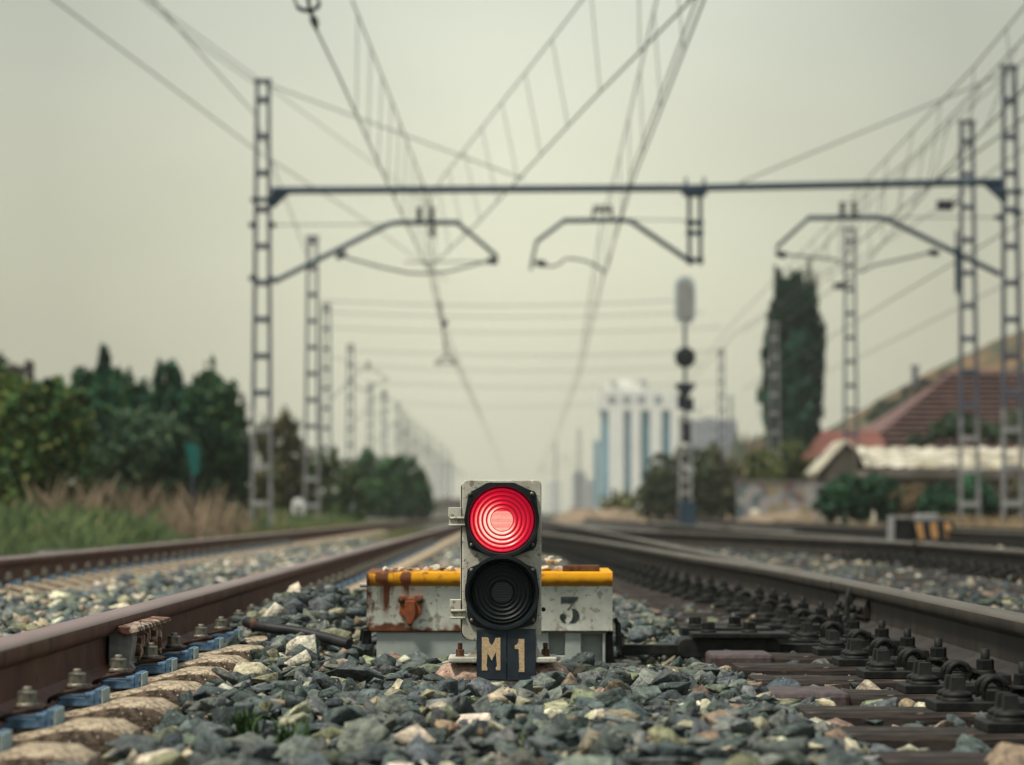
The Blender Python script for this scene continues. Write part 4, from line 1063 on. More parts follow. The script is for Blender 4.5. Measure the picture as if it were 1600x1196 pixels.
mast_thing(487, 84, 8.42, 'tall grey lattice mast just beyond the left mast of the portal', arm=0)
mast_thing(509, 112, 8.45, 'lattice mast with rusty red lower panels standing close beside a taller one', arm=2.4)
mast_thing(547, 140, 8.5, 'lattice mast above the gap between the brown bush and the dark hedge', arm=2.4, wb=.38)
mast_thing(578, 185, 8.6, 'thin hazy mast rising out of the left end of the dark hedge', arm=2.4, wb=.36, painted=False)
mast_thing(622, 230, 9.0, 'faint mast over the middle of the dark hedge', arm=2.4, wb=.34, painted=False)
mast_thing(641, 262, 8.9, 'very faint mast over the right half of the dark hedge', arm=2.4, wb=.34, painted=False)
mast_thing(664, 300, 9.0, 'very faint mast over the right end of the dark hedge', arm=2.4, wb=.34, painted=False)
mast_thing(686, 350, 9.0, 'barely visible mast just right of the dark hedge, near the red lamp', arm=2.4, wb=.34, painted=False)
mast_thing(704, 410, 9.0, 'barely visible mast nearest the left side of the red lamp', arm=2.4, wb=.34, painted=False)
for px_, d_, lb_ in ((600,205,'faint mast over the left half of the dark hedge, left of two others'),(632,245,'faint mast just left of centre over the dark hedge'),(652,282,'very faint mast between the hedge middle and its right end'),(674,322,'very faint mast exactly at the right end of the dark hedge'),(695,380,'barely visible thin mast among the last ones before the lamp'),(868,360,'barely visible mast right of the signal housing, below the centre wires'),(905,300,'faint thin mast in the haze left of the white tower')):
    mast_thing(px_, d_, 9.0, lb_, arm=2.4 if px_ < 800 else -2.4, wb=.34, painted=False)
m_ = mast_thing(1515, 67, 9.5, 'tall lattice mast with a dark lamp box, just beside the right portal mast', wb=.42, wt=.26)
a = P(1480,322,67); mb = MB(); mb.box(-.24,.12,-.12,.12,-.10,.12); mb.tube([(.05,0,.0),(.34,0,.12)], .04, 6); o = mb.build('lamp_box', M['insulator'], m_); o.location = a - m_.location
mb = MB(); mb.tube([(-.26,0,5.5),(-.26,0,7.0)], .03, 6); mb.box(-.30,-.21,-.04,.04,5.6,6.6); mb.build('weight', M['beam'], m_)
m_ = mast_thing(1330, 92, 9.45, 'lattice mast between the dark cypress and the red tiled roof', wb=.44, wt=.26)
a = P(1311,447,92); mb = MB(); mb.box(-.16,.16,-.1,.1,-.1,.1); mb.tube([(0,0,0),(.4,0,.1)], .05, 6); o = mb.build('bracket', M['insulator'], m_); o.location = a - m_.location
lattice_pale = mast_thing(1211, 118, 8.1, 'pale lattice mast in front of the dark cypress', wb=.44)
for c_ in list(lattice_pale.children):
    if c_.name.split('.')[0] in ('batten', 'cap') : c_.data.materials[0] = M['mast_white']
    elif c_.name.startswith('post'): c_.data.materials[0] = M['mast_pale']
mast_thing(1128, 158, 9.3, 'thin mast between the tall signal and the dark cypress', wb=.36, arm=-2.4, painted=False)
mast_thing(1143, 240, 10.0, 'faint thin mast beyond the one between tall signal and cypress', wb=.3, painted=False)

# ------------------------------------------------------------------ tall signal post
DS = 90.0
tsx = px_at(1071, DS)
ts = empty('signal_post', (tsx, DS, 0), label='tall signal post with a pale oval back board above a black round disc', cat='railway signal')
lattice(ts, 3.3, .36, .30, step=.42, rung_h=.12, m='mast_white', name='lattice_foot')
zz_ = lambda py: P(1071, py, DS).z
MB().tube([(0,0,3.2),(0,0,zz_(500))], .055, 8).build('pole', M['mast'], ts)
def oval(hw, z0, z1, y0, y1, n=10):
    pts = []
    for c, a0 in (((z1-hw), 0), ((z0+hw), 180)):
        for k in range(n+1): a = R(a0+180*k/n); pts.append((hw*math.cos(a), c+hw*math.sin(a)))
    return MB().prism(pts, y0, y1)
oval(.32, zz_(508), zz_(432), -.14, -.08).build('back_board', M['signal_white'], ts)
oval(.23, zz_(501), zz_(439), -.17, -.141).build('inner_panel', M['mast_white'], ts)
MB().lathe([(0,-.17),(.30,-.17),(.33,-.15),(.33,-.05),(0,-.05)], 24, 'y', c=(0,0,zz_(559))).build('round_disc', M['black'], ts)
mb = MB(); z = zz_(603); mb.tube([(-.30,0,z),(.30,0,z)], .09, 8); mb.hull8((-.10,.10,-.1,.1),(-.24,.24,-.1,.1), z-.35, z-.08); mb.build('cross_arm', M['insulator'], ts)
mb = MB(); mb.box(.05,.26,-.14,.10,zz_(643),zz_(622)); mb.box(-.24,.049,-.12,.08,zz_(640),zz_(618)); mb.build('equipment_box', M['insulator'], ts); MB().box(-.1,.12,-.2,.02,zz_(692),zz_(660)).build('equipment_box', M['insulator'], ts)
MB().box(-.22,.30,-.3,-.16,0.0,.75).build('foot_cabinet', M['beam'], ts)

# ------------------------------------------------------------------ wires
def span(pts, r=.008, sag=0.0, n=14, ext=True):
    pts = [Vector(p) for p in pts]; out = []
    d0 = pts[0] - pts[1]; k = min(14.0, max(0, pts[0].y-12)) / abs(d0.y) if abs(d0.y) > 1 else 0
    if ext and pts[0].y < 62: pts = [pts[0] + d0*k] + pts
    for a, b in zip(pts[:-1], pts[1:]):
        for i in range(n): t = i/n; p = a.lerp(b, t); p.z -= sag*4*t*(1-t); out.append(p)
    out.append(pts[-1]); return out
def wire_thing(name, pts, label, r=.010, sag=0.0, cat='wire', group=None):
    o = MB().tube(span(pts, r, sag), r, 5).build(name, M['wire'], None, origin=pts[-1]); tag(o, label, cat, group); return o
def catenary(cpts, mpts, label, r=.011, drop=True, step=4.5, group=None, ext=True):
    root = empty('overhead_line', Vector(cpts[-1]), label=label, cat='overhead line', group=group)
    c = span(cpts, ext=ext); m_ = span(mpts, ext=ext)
    MB().tube(c, r*1.15, 5).build('contact_wire', M['wire'], root, world=True); MB().tube(m_, r, 5).build('messenger_wire', M['wire'], root, world=True)
    if drop:
        def at(pl, y):
            ys = [p.y for p in pl]; 
            return Vector((float(np.interp(y, ys, [p.x for p in pl])), y, float(np.interp(y, ys, [p.z for p in pl]))))
        y = max(c[0].y, m_[0].y) + 1; ye = min(c[-1].y, m_[-1].y); i = 0
        while y < ye and i < 16:
            a = at(c, y); b = at(m_, y)
            if (b-a).length > .08: MB().tube([a, b], .006, 4).build('dropper', M['wire'], root, world=True)
            y += step; i += 1
    return root
# left track
wa = empty('anchor_wire', P(492,42,27), label='short wire with a black branched insulator at the top edge of the photo', cat='wire')
pts_ = [P(492,42,26.9), P(529.5,119,33.1)]
c = MB().tube([p for p in pts_], .0115, 5).build('wire', M['wire'], wa, world=True)
mb = MB(); mb.tube([P(494,46,26.7), P(490,28,26.5), P(484,16,26.3)], .020, 6); mb.tube([P(464,10,26.3), P(470,15,26.3), P(484,18,26.3), P(496,12,26.3), P(499,4,26.3)], .022, 6); mb.tube([P(484,18,26.3), P(481,-6,26.0)], .018, 6)
for px, py in ((490,30),(492,37)): mb.lathe([(0,-.03),(.042,-.01),(.042,.01),(0,.03)], 10, M_=Matrix.Translation(P(px,py,26.6)))
W(mb, 'branched_insulator', M['insulator'], wa)
mb = MB(); mb.tube([P(464,10,26.3), P(440,-60,22)], .0115, 5); mb.tube([P(499,4,26.3), P(478,-60,22)], .0115, 5); W(mb, 'bridle_wire', M['wire'], wa)
catenary([P(668,412,61), P(697,540,88), P(745,640,150), P(790,745,380)], [P(660,285,58), P(690,500,90), P(740,620,150), P(789,735,380)], 'blurred overhead line running on from the left cantilever to the vanishing point', step=7, ext=False)
catenary([P(530,120,33.2), P(600,275,43.3), P(668,420,61.2)], [P(550,0,35.5), P(605,140,43), P(662,290,57), P(676,325,61)], 'overhead line with hanging droppers above the left brown rails', step=2.6, ext=False)
# crossing line
catenary([P(1080,0,28), P(920,162,35.4), P(745,350,50.5), P(672,418,61)], [P(910,0,35.0), P(870,52,37), P(690,280,54.5), P(668,322,61)], 'overhead line crossing from the centre top down to the left cantilever', step=3.1)
# centre track
catenary([P(1100,0,28), P(990,280,43.5), P(945,425,61), P(905,590,105), P(872,680,185), P(842,738,360)], [P(1026,0,35), P(962,270,52), P(940,345,61), P(903,580,108), P(868,676,190), P(842,732,360)], 'overhead line over the centre, bowing down past the middle cantilever', step=4.6)
wire_thing('contact_wire', [P(1088,0,28), P(985,275,43.2), P(948,425,61.2)], 'second contact wire close alongside the centre overhead line', .010)
# right tracks
catenary([P(1600,185,37), P(1440,300,45), P(1340,380,54), P(1312,412,61), P(1150,520,95), P(1040,640,160)], [P(1600,12,36), P(1522,105,41), P(1355,280,54.5), P(1322,322,61), P(1150,500,95), P(1038,632,160)], 'right overhead line with messenger from the top right corner to the right cantilever', step=3.4)
catenary([P(1600,140,34), P(1480,262,42), P(1345,422,61), P(1200,520,92)], [P(1600,60,37), P(1432,240,49), P(1335,320,61), P(1200,505,92)], 'second overhead line just below the top right one', step=3.4)
wire_thing('feeder_wire', [P(1600,345,52), P(1500,405,57.5), P(1350,495,74.5), P(1160,610,125)], 'sloping wire crossing behind the right portal mast below the cantilever', .014)
wire_thing('feeder_wire', [P(1600,430,60), P(1500,480,71), P(1350,555,92.7), P(1190,625,150)], 'lowest sloping wire on the right, above the cream roof', .012)
wire_thing('feeder_wire', [P(85,0,43), P(240,115,51), P(400,235,61), P(560,338,76), P(700,440,100)], 'leftmost sloping wire, crossing the left portal mast below its head', .013)
wire_thing('earth_wire', [P(225,0,51), P(300,62,55), P(398,130,61)], 'upper sloping wire running down to the head of the left portal mast', .011)
wire_thing('earth_wire', [P(425,140,61.5), P(600,268,80), P(680,330,95)], 'faint wire leaving the head of the left portal mast to the right', .010)
wire_thing('feeder_wire', [P(240,0,47), P(320,92,53), P(398,178,61), P(410,215,61.3), P(480,400,84)], 'sloping wire tied to the left portal mast just under its head', .013)
wire_thing('feeder_wire', [P(1600,232,50), P(1480,318,60), P(1350,400,80), P(1160,520,130)], 'wire passing behind both right masts at cantilever height', .012)
wire_thing('feeder_wire', [P(1600,95,44), P(1500,180,52), P(1380,300,68), P(1240,425,100)], 'thin wire between the two upper right overhead lines', .010)
for (py, d, xa, xb, lb) in ((488,132,505,1100,'cross wire just under the highest faint one'),(572,168,560,1100,'cross wire between the disc level one and the lowest'),(628,215,600,1000,'very faint cross wire over the far masts near the tower top'),(470,120,500,1060,'highest faint cross wire between the far masts'),(512,140,505,1130,'second faint cross wire below the cantilevers'),(548,150,545,1130,'faint cross wire level with the black signal disc'),(598,185,575,1130,'lowest faint cross wire above the white tower')):
    o = MB().tube([P(xa+(xb-xa)*i/10, py+8*math.sin(math.pi*i/10), d) for i in range(11)], .016, 5).build('cross_wire', M['wire'], None, origin=P(xa,py,d)); tag(o, lb, 'wire')
g_ = empty('line_insulator', P(697,545,88), label='dark spread insulator bridle hanging where the left wires meet above the red lamp', cat='insulator')
mb = MB(); mb.tube([P(680,568,88), P(697,556,88), P(714,568,88)], .035, 6); mb.tube([P(680,568,88), P(714,568,88)], .03, 6); W(mb, 'bridle', M['insulator'], g_)
mb = MB(); mb.tube([P(688,470,88), P(697,558,88)], .028, 6); mb.lathe([(0,-.12),(.11,0),(0,.12)], 10, M_=Matrix.Translation(P(696,505,88))); W(mb, 'rod', M['insulator'], g_)

# ------------------------------------------------------------------ vegetation
def leaf_mesh(name, C, size, m, tone, parent=None, aspect=1.6, up=0.0):
    n = len(C); u = RNG.normal(size=(n,3)); u[:,2] += up; u /= np.linalg.norm(u,axis=1)[:,None]
    v = RNG.normal(size=(n,3)); v -= (v*u).sum(1)[:,None]*u; v /= np.linalg.norm(v,axis=1)[:,None]
    s = size*RNG.uniform(.6,1.4,(n,1)); a = u*s*aspect*.5; b = v*s*.5
    V = np.stack([C-a, C+b*.9-a*.1, C+a, C-b*.9+a*.1], 1).reshape(-1,3)
    Fc = np.arange(n*4).reshape(n,4); return np_mesh(name, V, Fc, m, np.repeat(tone, 4, 0), parent=parent)
def crown_pts(blobs, n, shell=.45, spiky=0):
    """points inside ellipsoid blobs (x,y,z,rx,ry,rz) with ragged sprigs or plumes round the outline, in clumps"""
    allb = []
    for b in blobs:
        allb.append((*b, 1.0))
        k = int(np.clip(b[3]*b[5]*5, 5, 26))
        for _ in range(k):
            d = RNG.normal(size=3); d[2] = abs(d[2])*.9 - .15; d /= np.linalg.norm(d); q = RNG.uniform(.20,.40)
            c = np.array(b[:3]) + d*np.array(b[3:6])*RNG.uniform(.82,1.02)
            if spiky: r = (b[3]*q*.45, b[4]*q*.45, b[5]*q*spiky); c[2] += r[2]*.35
            else: r = (b[3]*q, b[4]*q, b[5]*q*.8)
            allb.append((*c, *r, 1.5))
    vol = np.array([b[3]*b[4]*b[5]*b[6] for b in allb])**.72; cnt = (n*vol/vol.sum()).astype(int); out = []; cl = []
    for b, k in zip(allb, cnt):
        if k < 2: continue
        nc = max(3, k//40); d = RNG.normal(size=(nc,3)); d /= np.linalg.norm(d,axis=1)[:,None]; r = RNG.uniform(shell,1.0,nc)[:,None]
        cc = d*r; ii = RNG.integers(0, nc, k); p = cc[ii] + RNG.normal(scale=.15, size=(k,3))
        if spiky and b[6] > 1: t = np.clip((p[:,2]+1)/2, 0, 1); p[:,:2] *= (1-.75*t)[:,None]
        out.append(p*np.array(b[3:6]) + np.array(b[:3])); cl.append((RNG.uniform(.35,1.0,nc)**1.3*2.1)[ii]*(.85+.3*RNG.uniform()))
    return np.concatenate(out), np.concatenate(cl)
def plant(name, px, d, blobs_px, n, leaf, cols, label, cat='tree', base_z=0.0, trunk=.12, group=None, mixc=.4, up=0.0, aspect=1.6, spiky=0):
    """blobs_px: (px, py, half width px, half height px) in photo pixels at distance d"""
    x = px_at(px, d); root = empty(name, (x, d, base_z), label=label, cat=cat, group=group); s = d/F
    if cat in ('bush', 'hedge') and base_z == 0:
        w0 = min(a-w_ for a,b,w_,h_ in blobs_px); w1 = max(a+w_ for a,b,w_,h_ in blobs_px); q_ = (w1-w0)/5
        blobs_px = list(blobs_px) + [(w0+q_*(k+.5), 795, q_*.75, 26) for k in range(5)]
    bl_ = [(px_at(a, d), d + RNG.uniform(-.3,.3)*w_*s, P(a, b, d).z, w_*s, min(w_*s, 2.2)*.9+.2, h_*s) for a, b, w_, h_ in blobs_px]
    C, cl = crown_pts(bl_, n, spiky=spiky); kp = C[:,2] > base_z; C, cl = C[kp], cl[kp]
    c1, c2 = np.array(cols[0]), np.array(cols[1]); t = RNG.uniform(size=(len(C),1)); tone = (c1*(1-t)+c2*t)*cl[:,None]
    if len(cols) > 2:
        q = RNG.uniform(size=len(C)) < mixc*np.clip(cl-.6, 0, 1)*1.4; tone[q] = np.array(cols[2])*RNG.uniform(.8,1.2,(q.sum(),1))
    C = C - np.array(root.location)
    leaf_mesh('crown', C, leaf, M['leaf'], tone, root, aspect, up)
    if trunk:
        top = max(b[2]+b[5]*.3 for b in bl_) - base_z; mb = MB(); mb.tube([(0,0,-.1),(trunk*.3,0,top*.35),(-trunk*.2,.05,top*.7),(0,0,top)], [trunk, trunk*.8, trunk*.5, trunk*.15], 8)
        for b in bl_[:5]: 
            e_ = Vector(b[:3]) - root.location; mb.tube([(0,0,top*.3), e_*.6+Vector((0,0,top*.12)), e_], [trunk*.45, trunk*.3, trunk*.08], 6)
        mb.build('trunk', M['bark'], root)
    return root
G_OL = [(0.016,0.050,0.018),(0.055,0.120,0.030),(0.15,0.18,0.04)]
G_DK = [(0.006,0.040,0.026),(0.018,0.092,0.048),(0.05,0.12,0.04)]
G_MID = [(0.022,0.048,0.022),(0.050,0.090,0.030),(0.08,0.12,0.035)]
G_BR = [(0.06,0.05,0.022),(0.11,0.085,0.035),(0.06,0.085,0.03)]
G_CY = [(0.003,0.022,0.015),(0.008,0.044,0.028),(0.02,0.07,0.04)]
TR = 'trees and bushes behind the grass verge'
plant('broad_bush', 50, 50, [(-70,700,80,110),(10,660,60,75),(60,690,75,95),(100,650,45,50),(20,740,90,65),(110,720,45,75),(75,620,35,30),(0,605,28,40)], 26000, .085, G_OL, 'broad olive green bush filling the left edge below the blue board', cat='bush', group=TR)
plant('small_tree', 40, 75, [(43,590,8,28),(40,620,20,30),(0,590,30,35),(-50,590,40,50)], 3500, .10, [(0.05,0.045,0.04),(0.09,0.075,0.06)], 'thin greyish tree top poking up behind the broad olive bush', group=TR, trunk=.06)
plant('conifer', 162, 70, [(162,566,9,26),(160,600,26,34),(135,600,12,22),(130,620,22,40),(190,610,22,34),(213,640,26,42),(162,650,55,60),(170,720,60,75)], 15000, .10, G_DK, 'spiky dark conifer, tallest of the trees on the left', group=TR, spiky=1.5, up=.6)
plant('conifer', 258, 72, [(258,590,17,24),(262,612,22,36),(225,640,26,36),(292,650,28,46),(255,660,45,60),(260,730,50,70)], 13000, .10, G_DK, 'dark blunt topped conifer in the middle of the left trees', group=TR, spiky=1.5, up=.6)
plant('conifer', 325, 74, [(325,596,11,24),(330,612,20,34),(300,630,22,32),(350,650,26,50),(325,670,55,65),(362,700,24,75),(325,745,60,60),(382,745,16,55)], 17000, .10, [(0.010,0.042,0.022),(0.026,0.092,0.038),(0.06,0.12,0.03)], 'dark green conifer right beside the left portal mast', group=TR, spiky=1.5, up=.6)
plant('round_bush', 225, 56, [(220,690,62,55),(180,720,50,55),(260,720,50,55),(225,745,80,48),(290,745,35,48)], 16000, .075, [(0.014,0.042,0.026),(0.042,0.088,0.045),(0.08,0.12,0.06)], 'rounded grey green bush in front of the dark conifers', cat='bush', group=TR)
plant('autumn_bush', 445, 95, [(438,690,30,46),(460,715,24,40),(415,700,20,50),(445,755,45,45)], 9000, .11, G_BR, 'brownish turning bush behind the base of the left portal mast', cat='bush', group=TR)
plant('low_bush', 515, 100, [(500,735,22,35),(525,730,18,30),(520,765,38,32),(480,755,25,36),(548,755,24,36),(415,770,30,26)], 8000, .11, G_MID, 'green bush at the feet of the two close standing lattice masts', cat='bush', group=TR)
plant('hedge', 615, 148, [(585,745,32,42),(620,750,32,40),(650,765,24,32),(605,775,55,30),(662,775,13,28),(572,722,12,16)], 20000, .15, [(0.008,0.036,0.020),(0.024,0.085,0.030),(0.05,0.13,0.03)], 'dense dark green hedge ending left of the red lamp', cat='hedge', group=TR)
# cypress: upright plumes
cyp = []
for (a, b, w_, h_) in ((1242,486,15,40),(1244,462,8,26),(1232,470,7,28),(1218,452,5,24),(1228,466,6,24),(1266,452,5,26),(1258,470,6,24),(1230,500,20,44),(1258,510,18,46),(1212,540,14,46),(1268,560,14,50),(1274,500,6,22),(1240,580,36,60),(1238,640,42,60),(1243,690,38,50),(1205,620,12,50),(1192,622,7,14),(1215,500,6,28),(1276,620,8,70),(1197,560,4,30),(1286,545,4,34),(1284,600,4,30),(1209,520,4,30),(1251,452,4,24),(1275,478,4,28),(1214,490,4,26)): cyp.append((a,b,w_,h_))
plant('cypress', 1241, 132, cyp, 34000, .17, G_CY, 'tall dark cypress with ragged twin tips, right of the tall signal', trunk=.22, up=2.2, aspect=2.6, spiky=2.0)
RB = 'bushes on the right of the tracks'
plant('leafy_bush', 1050, 118, [(1035,745,28,34),(1020,765,22,28),(1075,735,30,36),(1100,750,24,40),(1050,775,45,24)], 9000, .12, [(0.018,0.042,0.022),(0.045,0.075,0.035),(0.09,0.08,0.04)], 'dark bush around the foot of the tall signal', cat='bush', group=RB)
plant('leafy_bush', 1130, 122, [(1115,735,22,38),(1140,750,22,32),(1120,770,30,28)], 6000, .12, [(0.04,0.045,0.022),(0.085,0.08,0.04)], 'olive brown bush between the tall signal and the graffiti wall', cat='bush', group=RB)
plant('leafy_bush', 1230, 104, [(1190,730,30,26),(1240,722,30,30),(1275,735,22,22),(1215,745,40,16)], 7500, .11, [(0.035,0.055,0.022),(0.09,0.11,0.035),(0.16,0.18,0.05)], 'yellow green bush at the foot of the cypress above the graffiti wall', cat='bush', group=RB)
plant('leafy_bush', 1350, 68, [(1320,770,35,26),(1370,765,34,30),(1345,785,50,16),(1300,782,22,20)], 9000, .08, [(0.008,0.036,0.020),(0.024,0.078,0.034)], 'dark green bush in front of the left end of the cream roofed shed', cat='bush', group=RB)
plant('leafy_bush', 1495, 69, [(1470,775,26,20),(1520,768,32,26),(1500,788,50,14)], 7000, .08, [(0.008,0.036,0.020),(0.024,0.078,0.034)], 'dark green bush under the eaves beside the right masts', cat='bush', group=RB)
plant('leafy_bush', 1425, 70, [(1420,780,38,22),(1440,790,40,12)], 5000, .07, [(0.10,0.07,0.04),(0.17,0.12,0.07)], 'dry brown shrub between two dark bushes behind the striped machine', cat='bush', group=RB, up=1.5)
plant('leafy_bush', 1590, 70, [(1570,785,26,18),(1610,775,34,26)], 4500, .07, [(0.09,0.07,0.04),(0.06,0.07,0.035)], 'dull brown green shrub at the right edge below the shed wall', cat='bush', group=RB, up=1.0)
plant('garden_tree', 1480, 104, [(1475,672,20,16),(1500,668,30,22),(1540,675,30,18),(1440,690,22,10)], 6500, .11, [(0.018,0.040,0.024),(0.045,0.070,0.035)], 'green tree crown overlapping the lower part of the big red roof', group=RB)
plant('garden_tree', 1590, 106, [(1590,668,26,24),(1620,660,30,34)], 3500, .11, [(0.018,0.040,0.024),(0.045,0.070,0.035)], 'green tree crown by the right edge behind the portal mast', group=RB)
# grass verge
def blades(name, n, fx, fy, h, w_, cols, label, cat='grass', lean=.35):
    x = fx(n); y = fy(n); kp = np.ones(n, bool)
    hh = h(x, y)*RNG.uniform(.5,1.25,n); kp = hh > .03; x, y, hh = x[kp], y[kp], hh[kp]; n = len(x)
    z0 = np.where(x < -4.8, np.clip((-4.8-x)*.10, 0, .25), 0) - .06
    th = RNG.uniform(0, np.pi, n); dx, dy = np.cos(th)*w_/2, np.sin(th)*w_/2; lx_, ly_ = RNG.normal(scale=lean, size=n)*hh, RNG.normal(scale=lean, size=n)*hh
    V = np.stack([np.stack([x-dx, y-dy, z0],1), np.stack([x+dx, y+dy, z0],1), np.stack([x+lx_*.4+dx*.7, y+ly_*.4+dy*.7, z0+hh*.6],1), np.stack([x+lx_, y+ly_, z0+hh],1)],1).reshape(-1,3)
    t = RNG.uniform(size=(n,1)); tone = (np.array(cols[0])*(1-t)+np.array(cols[1])*t)
    pt = (np.sin(x*2.1+y*.35)+np.sin(x*.9-y*.21+2))*.12+1; tone = tone*pt[:,None]
    o = np_mesh(name, V, np.arange(n*4).reshape(n,4), M['leaf'], np.repeat(tone,4,0)); tag(o, label, cat, kind='stuff'); return o
vx = lambda lo, hi: (lambda n: RNG.uniform(lo, hi, n))
def edge(x, y): return np.clip((-4.75 + .25*np.sin(y*.35) + .15*np.sin(y*1.3) - x)/.7, 0, 1)
blades('grass', 90000, lambda n: -4.4 - RNG.uniform(0,1,n)**1.3*7, lambda n: 27 + RNG.uniform(0,1,n)**1.5*70, lambda x, y: .25*edge(x,y)*(1+.3*np.sin(y*.9+x*2)+.25*RNG.normal(size=len(x))**2*.5), .016, [(0.035,0.075,0.030),(0.13,0.165,0.06)], 'green grass verge left of the tracks')
blades('grass', 26000, lambda n: -2.95 - RNG.uniform(0,1,n)*1.9, lambda n: 40 + RNG.uniform(0,1,n)*70, lambda x, y: .16*np.clip((y-38)/20,0,1), .03, [(0.07,0.09,0.03),(0.17,0.17,0.06)], 'thin yellowish grass growing towards the outer brown rail')
blades('grass', 9000, lambda n: -2.6 + RNG.uniform(0,1,n)*1.4, lambda n: 24 + RNG.uniform(0,1,n)**.8*50, lambda x, y: .08*np.clip((y-22)/14,0,1), .02, [(0.06,0.08,0.03),(0.15,0.15,0.06)], 'sparse low weeds between the brown rails')
blades('dry_grass', 3200, lambda n: -4.9 - RNG.uniform(0,1,n)*2.6, lambda n: 45 + RNG.uniform(0,1,n)*12, lambda x, y: (.22+.60*RNG.uniform(size=len(x))**2+.10*np.sin(x*7+y*1.7)), .016, [(0.12,0.095,0.055),(0.33,0.24,0.165)], 'tall dry reddish grass in front of the bushes', cat='dry grass', lean=.22)
blades('dry_grass', 5000, lambda n: -5.2 - RNG.uniform(0,1,n)*5, lambda n: 34 + RNG.uniform(0,1,n)*60, lambda x, y: (.12+.30*RNG.uniform(size=len(x))**2), .014, [(0.20,0.17,0.08),(0.38,0.32,0.16)], 'straw coloured stems mixed into the green verge', cat='dry grass', lean=.3)
plant('leafy_bush', 962, 150, [(955,785,16,10),(975,788,18,9)], 1500, .14, [(0.08,0.09,0.03),(0.14,0.14,0.05)], 'small yellow green shrub at the foot of the white tower', cat='bush', group=RB)
plant('leafy_bush', 1018, 135, [(1010,775,16,16),(1025,768,16,20)], 2500, .13, [(0.018,0.042,0.022),(0.045,0.075,0.035)], 'low dark shrub left of the tall signal, below the tower', cat='bush', group=RB)
blades('dry_grass', 16000, lambda n: 7.9 + RNG.uniform(0,1,n)*10, lambda n: 58 + RNG.uniform(0,1,n)*30, lambda x, y: .30+.1*np.sin(x*2), .035, [(0.20,0.13,0.07),(0.40,0.30,0.18)], 'dry pale grass strip beyond the right tracks', cat='dry grass', lean=.3)
# small weeds among the stones
def weed(px, py, h, n, col, label, seed):
    d = (CAMZ+.0)*F/(py-800); o_ = P(px, py, d); rs = np.random.default_rng(seed); mb = MB(); tn_ = []
    root = empty('weed', (o_.x, o_.y, -.01), label=label, cat='weed')
    for k in range(n):
        a = rs.uniform(0, 2*math.pi); l_ = h*rs.uniform(.5,1.1); w_ = .0035*rs.uniform(.7,1.4); dx, dy = math.cos(a), math.sin(a); sp = rs.uniform(.1,.8); b0 = rs.normal(scale=.012, size=2)
        pts = [Vector((b0[0]+dx*l_*sp*t*t, b0[1]+dy*l_*sp*t*t, l_*t*(1-.25*t*sp))) for t in (0,.35,.7,1)]; s_ = Vector((-dy,dx,0))*w_
        mb.add([pts[0]-s_*.5, pts[0]+s_*.5, pts[1]-s_, pts[1]+s_, pts[2]-s_*.8, pts[2]+s_*.8, pts[3]], [(0,1,3,2),(2,3,5,4),(4,5,6)])
    mb.build('leaves', col, root); return root
M['weed_dark'] = mat('dark_weed_leaf', (0.03,0.06,0.025), (0.06,0.11,0.03), 40, .6)
M['weed_bright'] = mat('bright_weed_leaf', (0.14,0.24,0.03), (0.24,0.36,0.06), 40, .6)
weed(385, 1150, .075, 46, M['weed_dark'], 'small dark green tuft among the stones, just right of the third sleeper end', 1)
weed(455, 1165, .070, 40, M['weed_dark'], 'small dark green tuft second from the sleeper ends, in the foreground stones', 2)
weed(822, 1178, .040, 12, M['weed_bright'], 'bright green sprig in the stones below the number plate', 3)
weed(846, 1176, .055, 12, M['weed_bright'], 'taller bright green sprig just right of the other bright sprig', 4)

# ------------------------------------------------------------------ buildings and far things
def fbox(mb, px0, px1, py0, py1, d, dep):
    a = P(px0, py0, d); b = P(px1, py1, d); mb.box(a.x, b.x, d, d+dep, b.z, a.z); return mb
DT = 620.0
tw = empty('tower_block', (P(997,800,DT).x, DT, 0), label='white tower block with tall blue glass strips and a stepped roof', cat='building')
mb = MB(); fbox(mb, 944, 1052, 618, 803, DT+2.0, 16); W(mb, 'body', M['tower_grey'], tw)
mb = MB(); fbox(mb, 936, 1058, 609, 641, DT, 20)
for a, b in ((951,975),(986,1001),(1016,1034),(1048,1058)): fbox(mb, a, b, 641.2, 803, DT, 3)
fbox(mb, 948, 1012, 600, 609, DT+3, 12); fbox(mb, 966, 984, 593, 600, DT+5, 6)
W(mb, 'white_frame', M['white_paint'], tw)
for a, b in ((939,951),(975,986),(1001,1016),(1034,1048)):
    mb = MB(); fbox(mb, a+.2, b-.2, 641.4, 778, DT+1.2, .7); W(mb, 'glass_strip', M['glass_blue'], tw)
for a, b in ((950,962),(973,985),(996,1008),(1022,1034)):
    mb = MB(); fbox(mb, a, b, 618, 630, DT-.15, .12); W(mb, 'top_window', M['tower_grey'], tw)
mb = MB(); fbox(mb, 929, 937, 688, 790, DT+6, 8); W(mb, 'side_wing', M['glass_blue'], tw)
mb = MB(); fbox(mb, 955, 963, 596, 600, DT+2, 4); fbox(mb, 1000, 1010, 594, 600, DT+2, 4); W(mb, 'roof_unit', M['tower_grey'], tw)
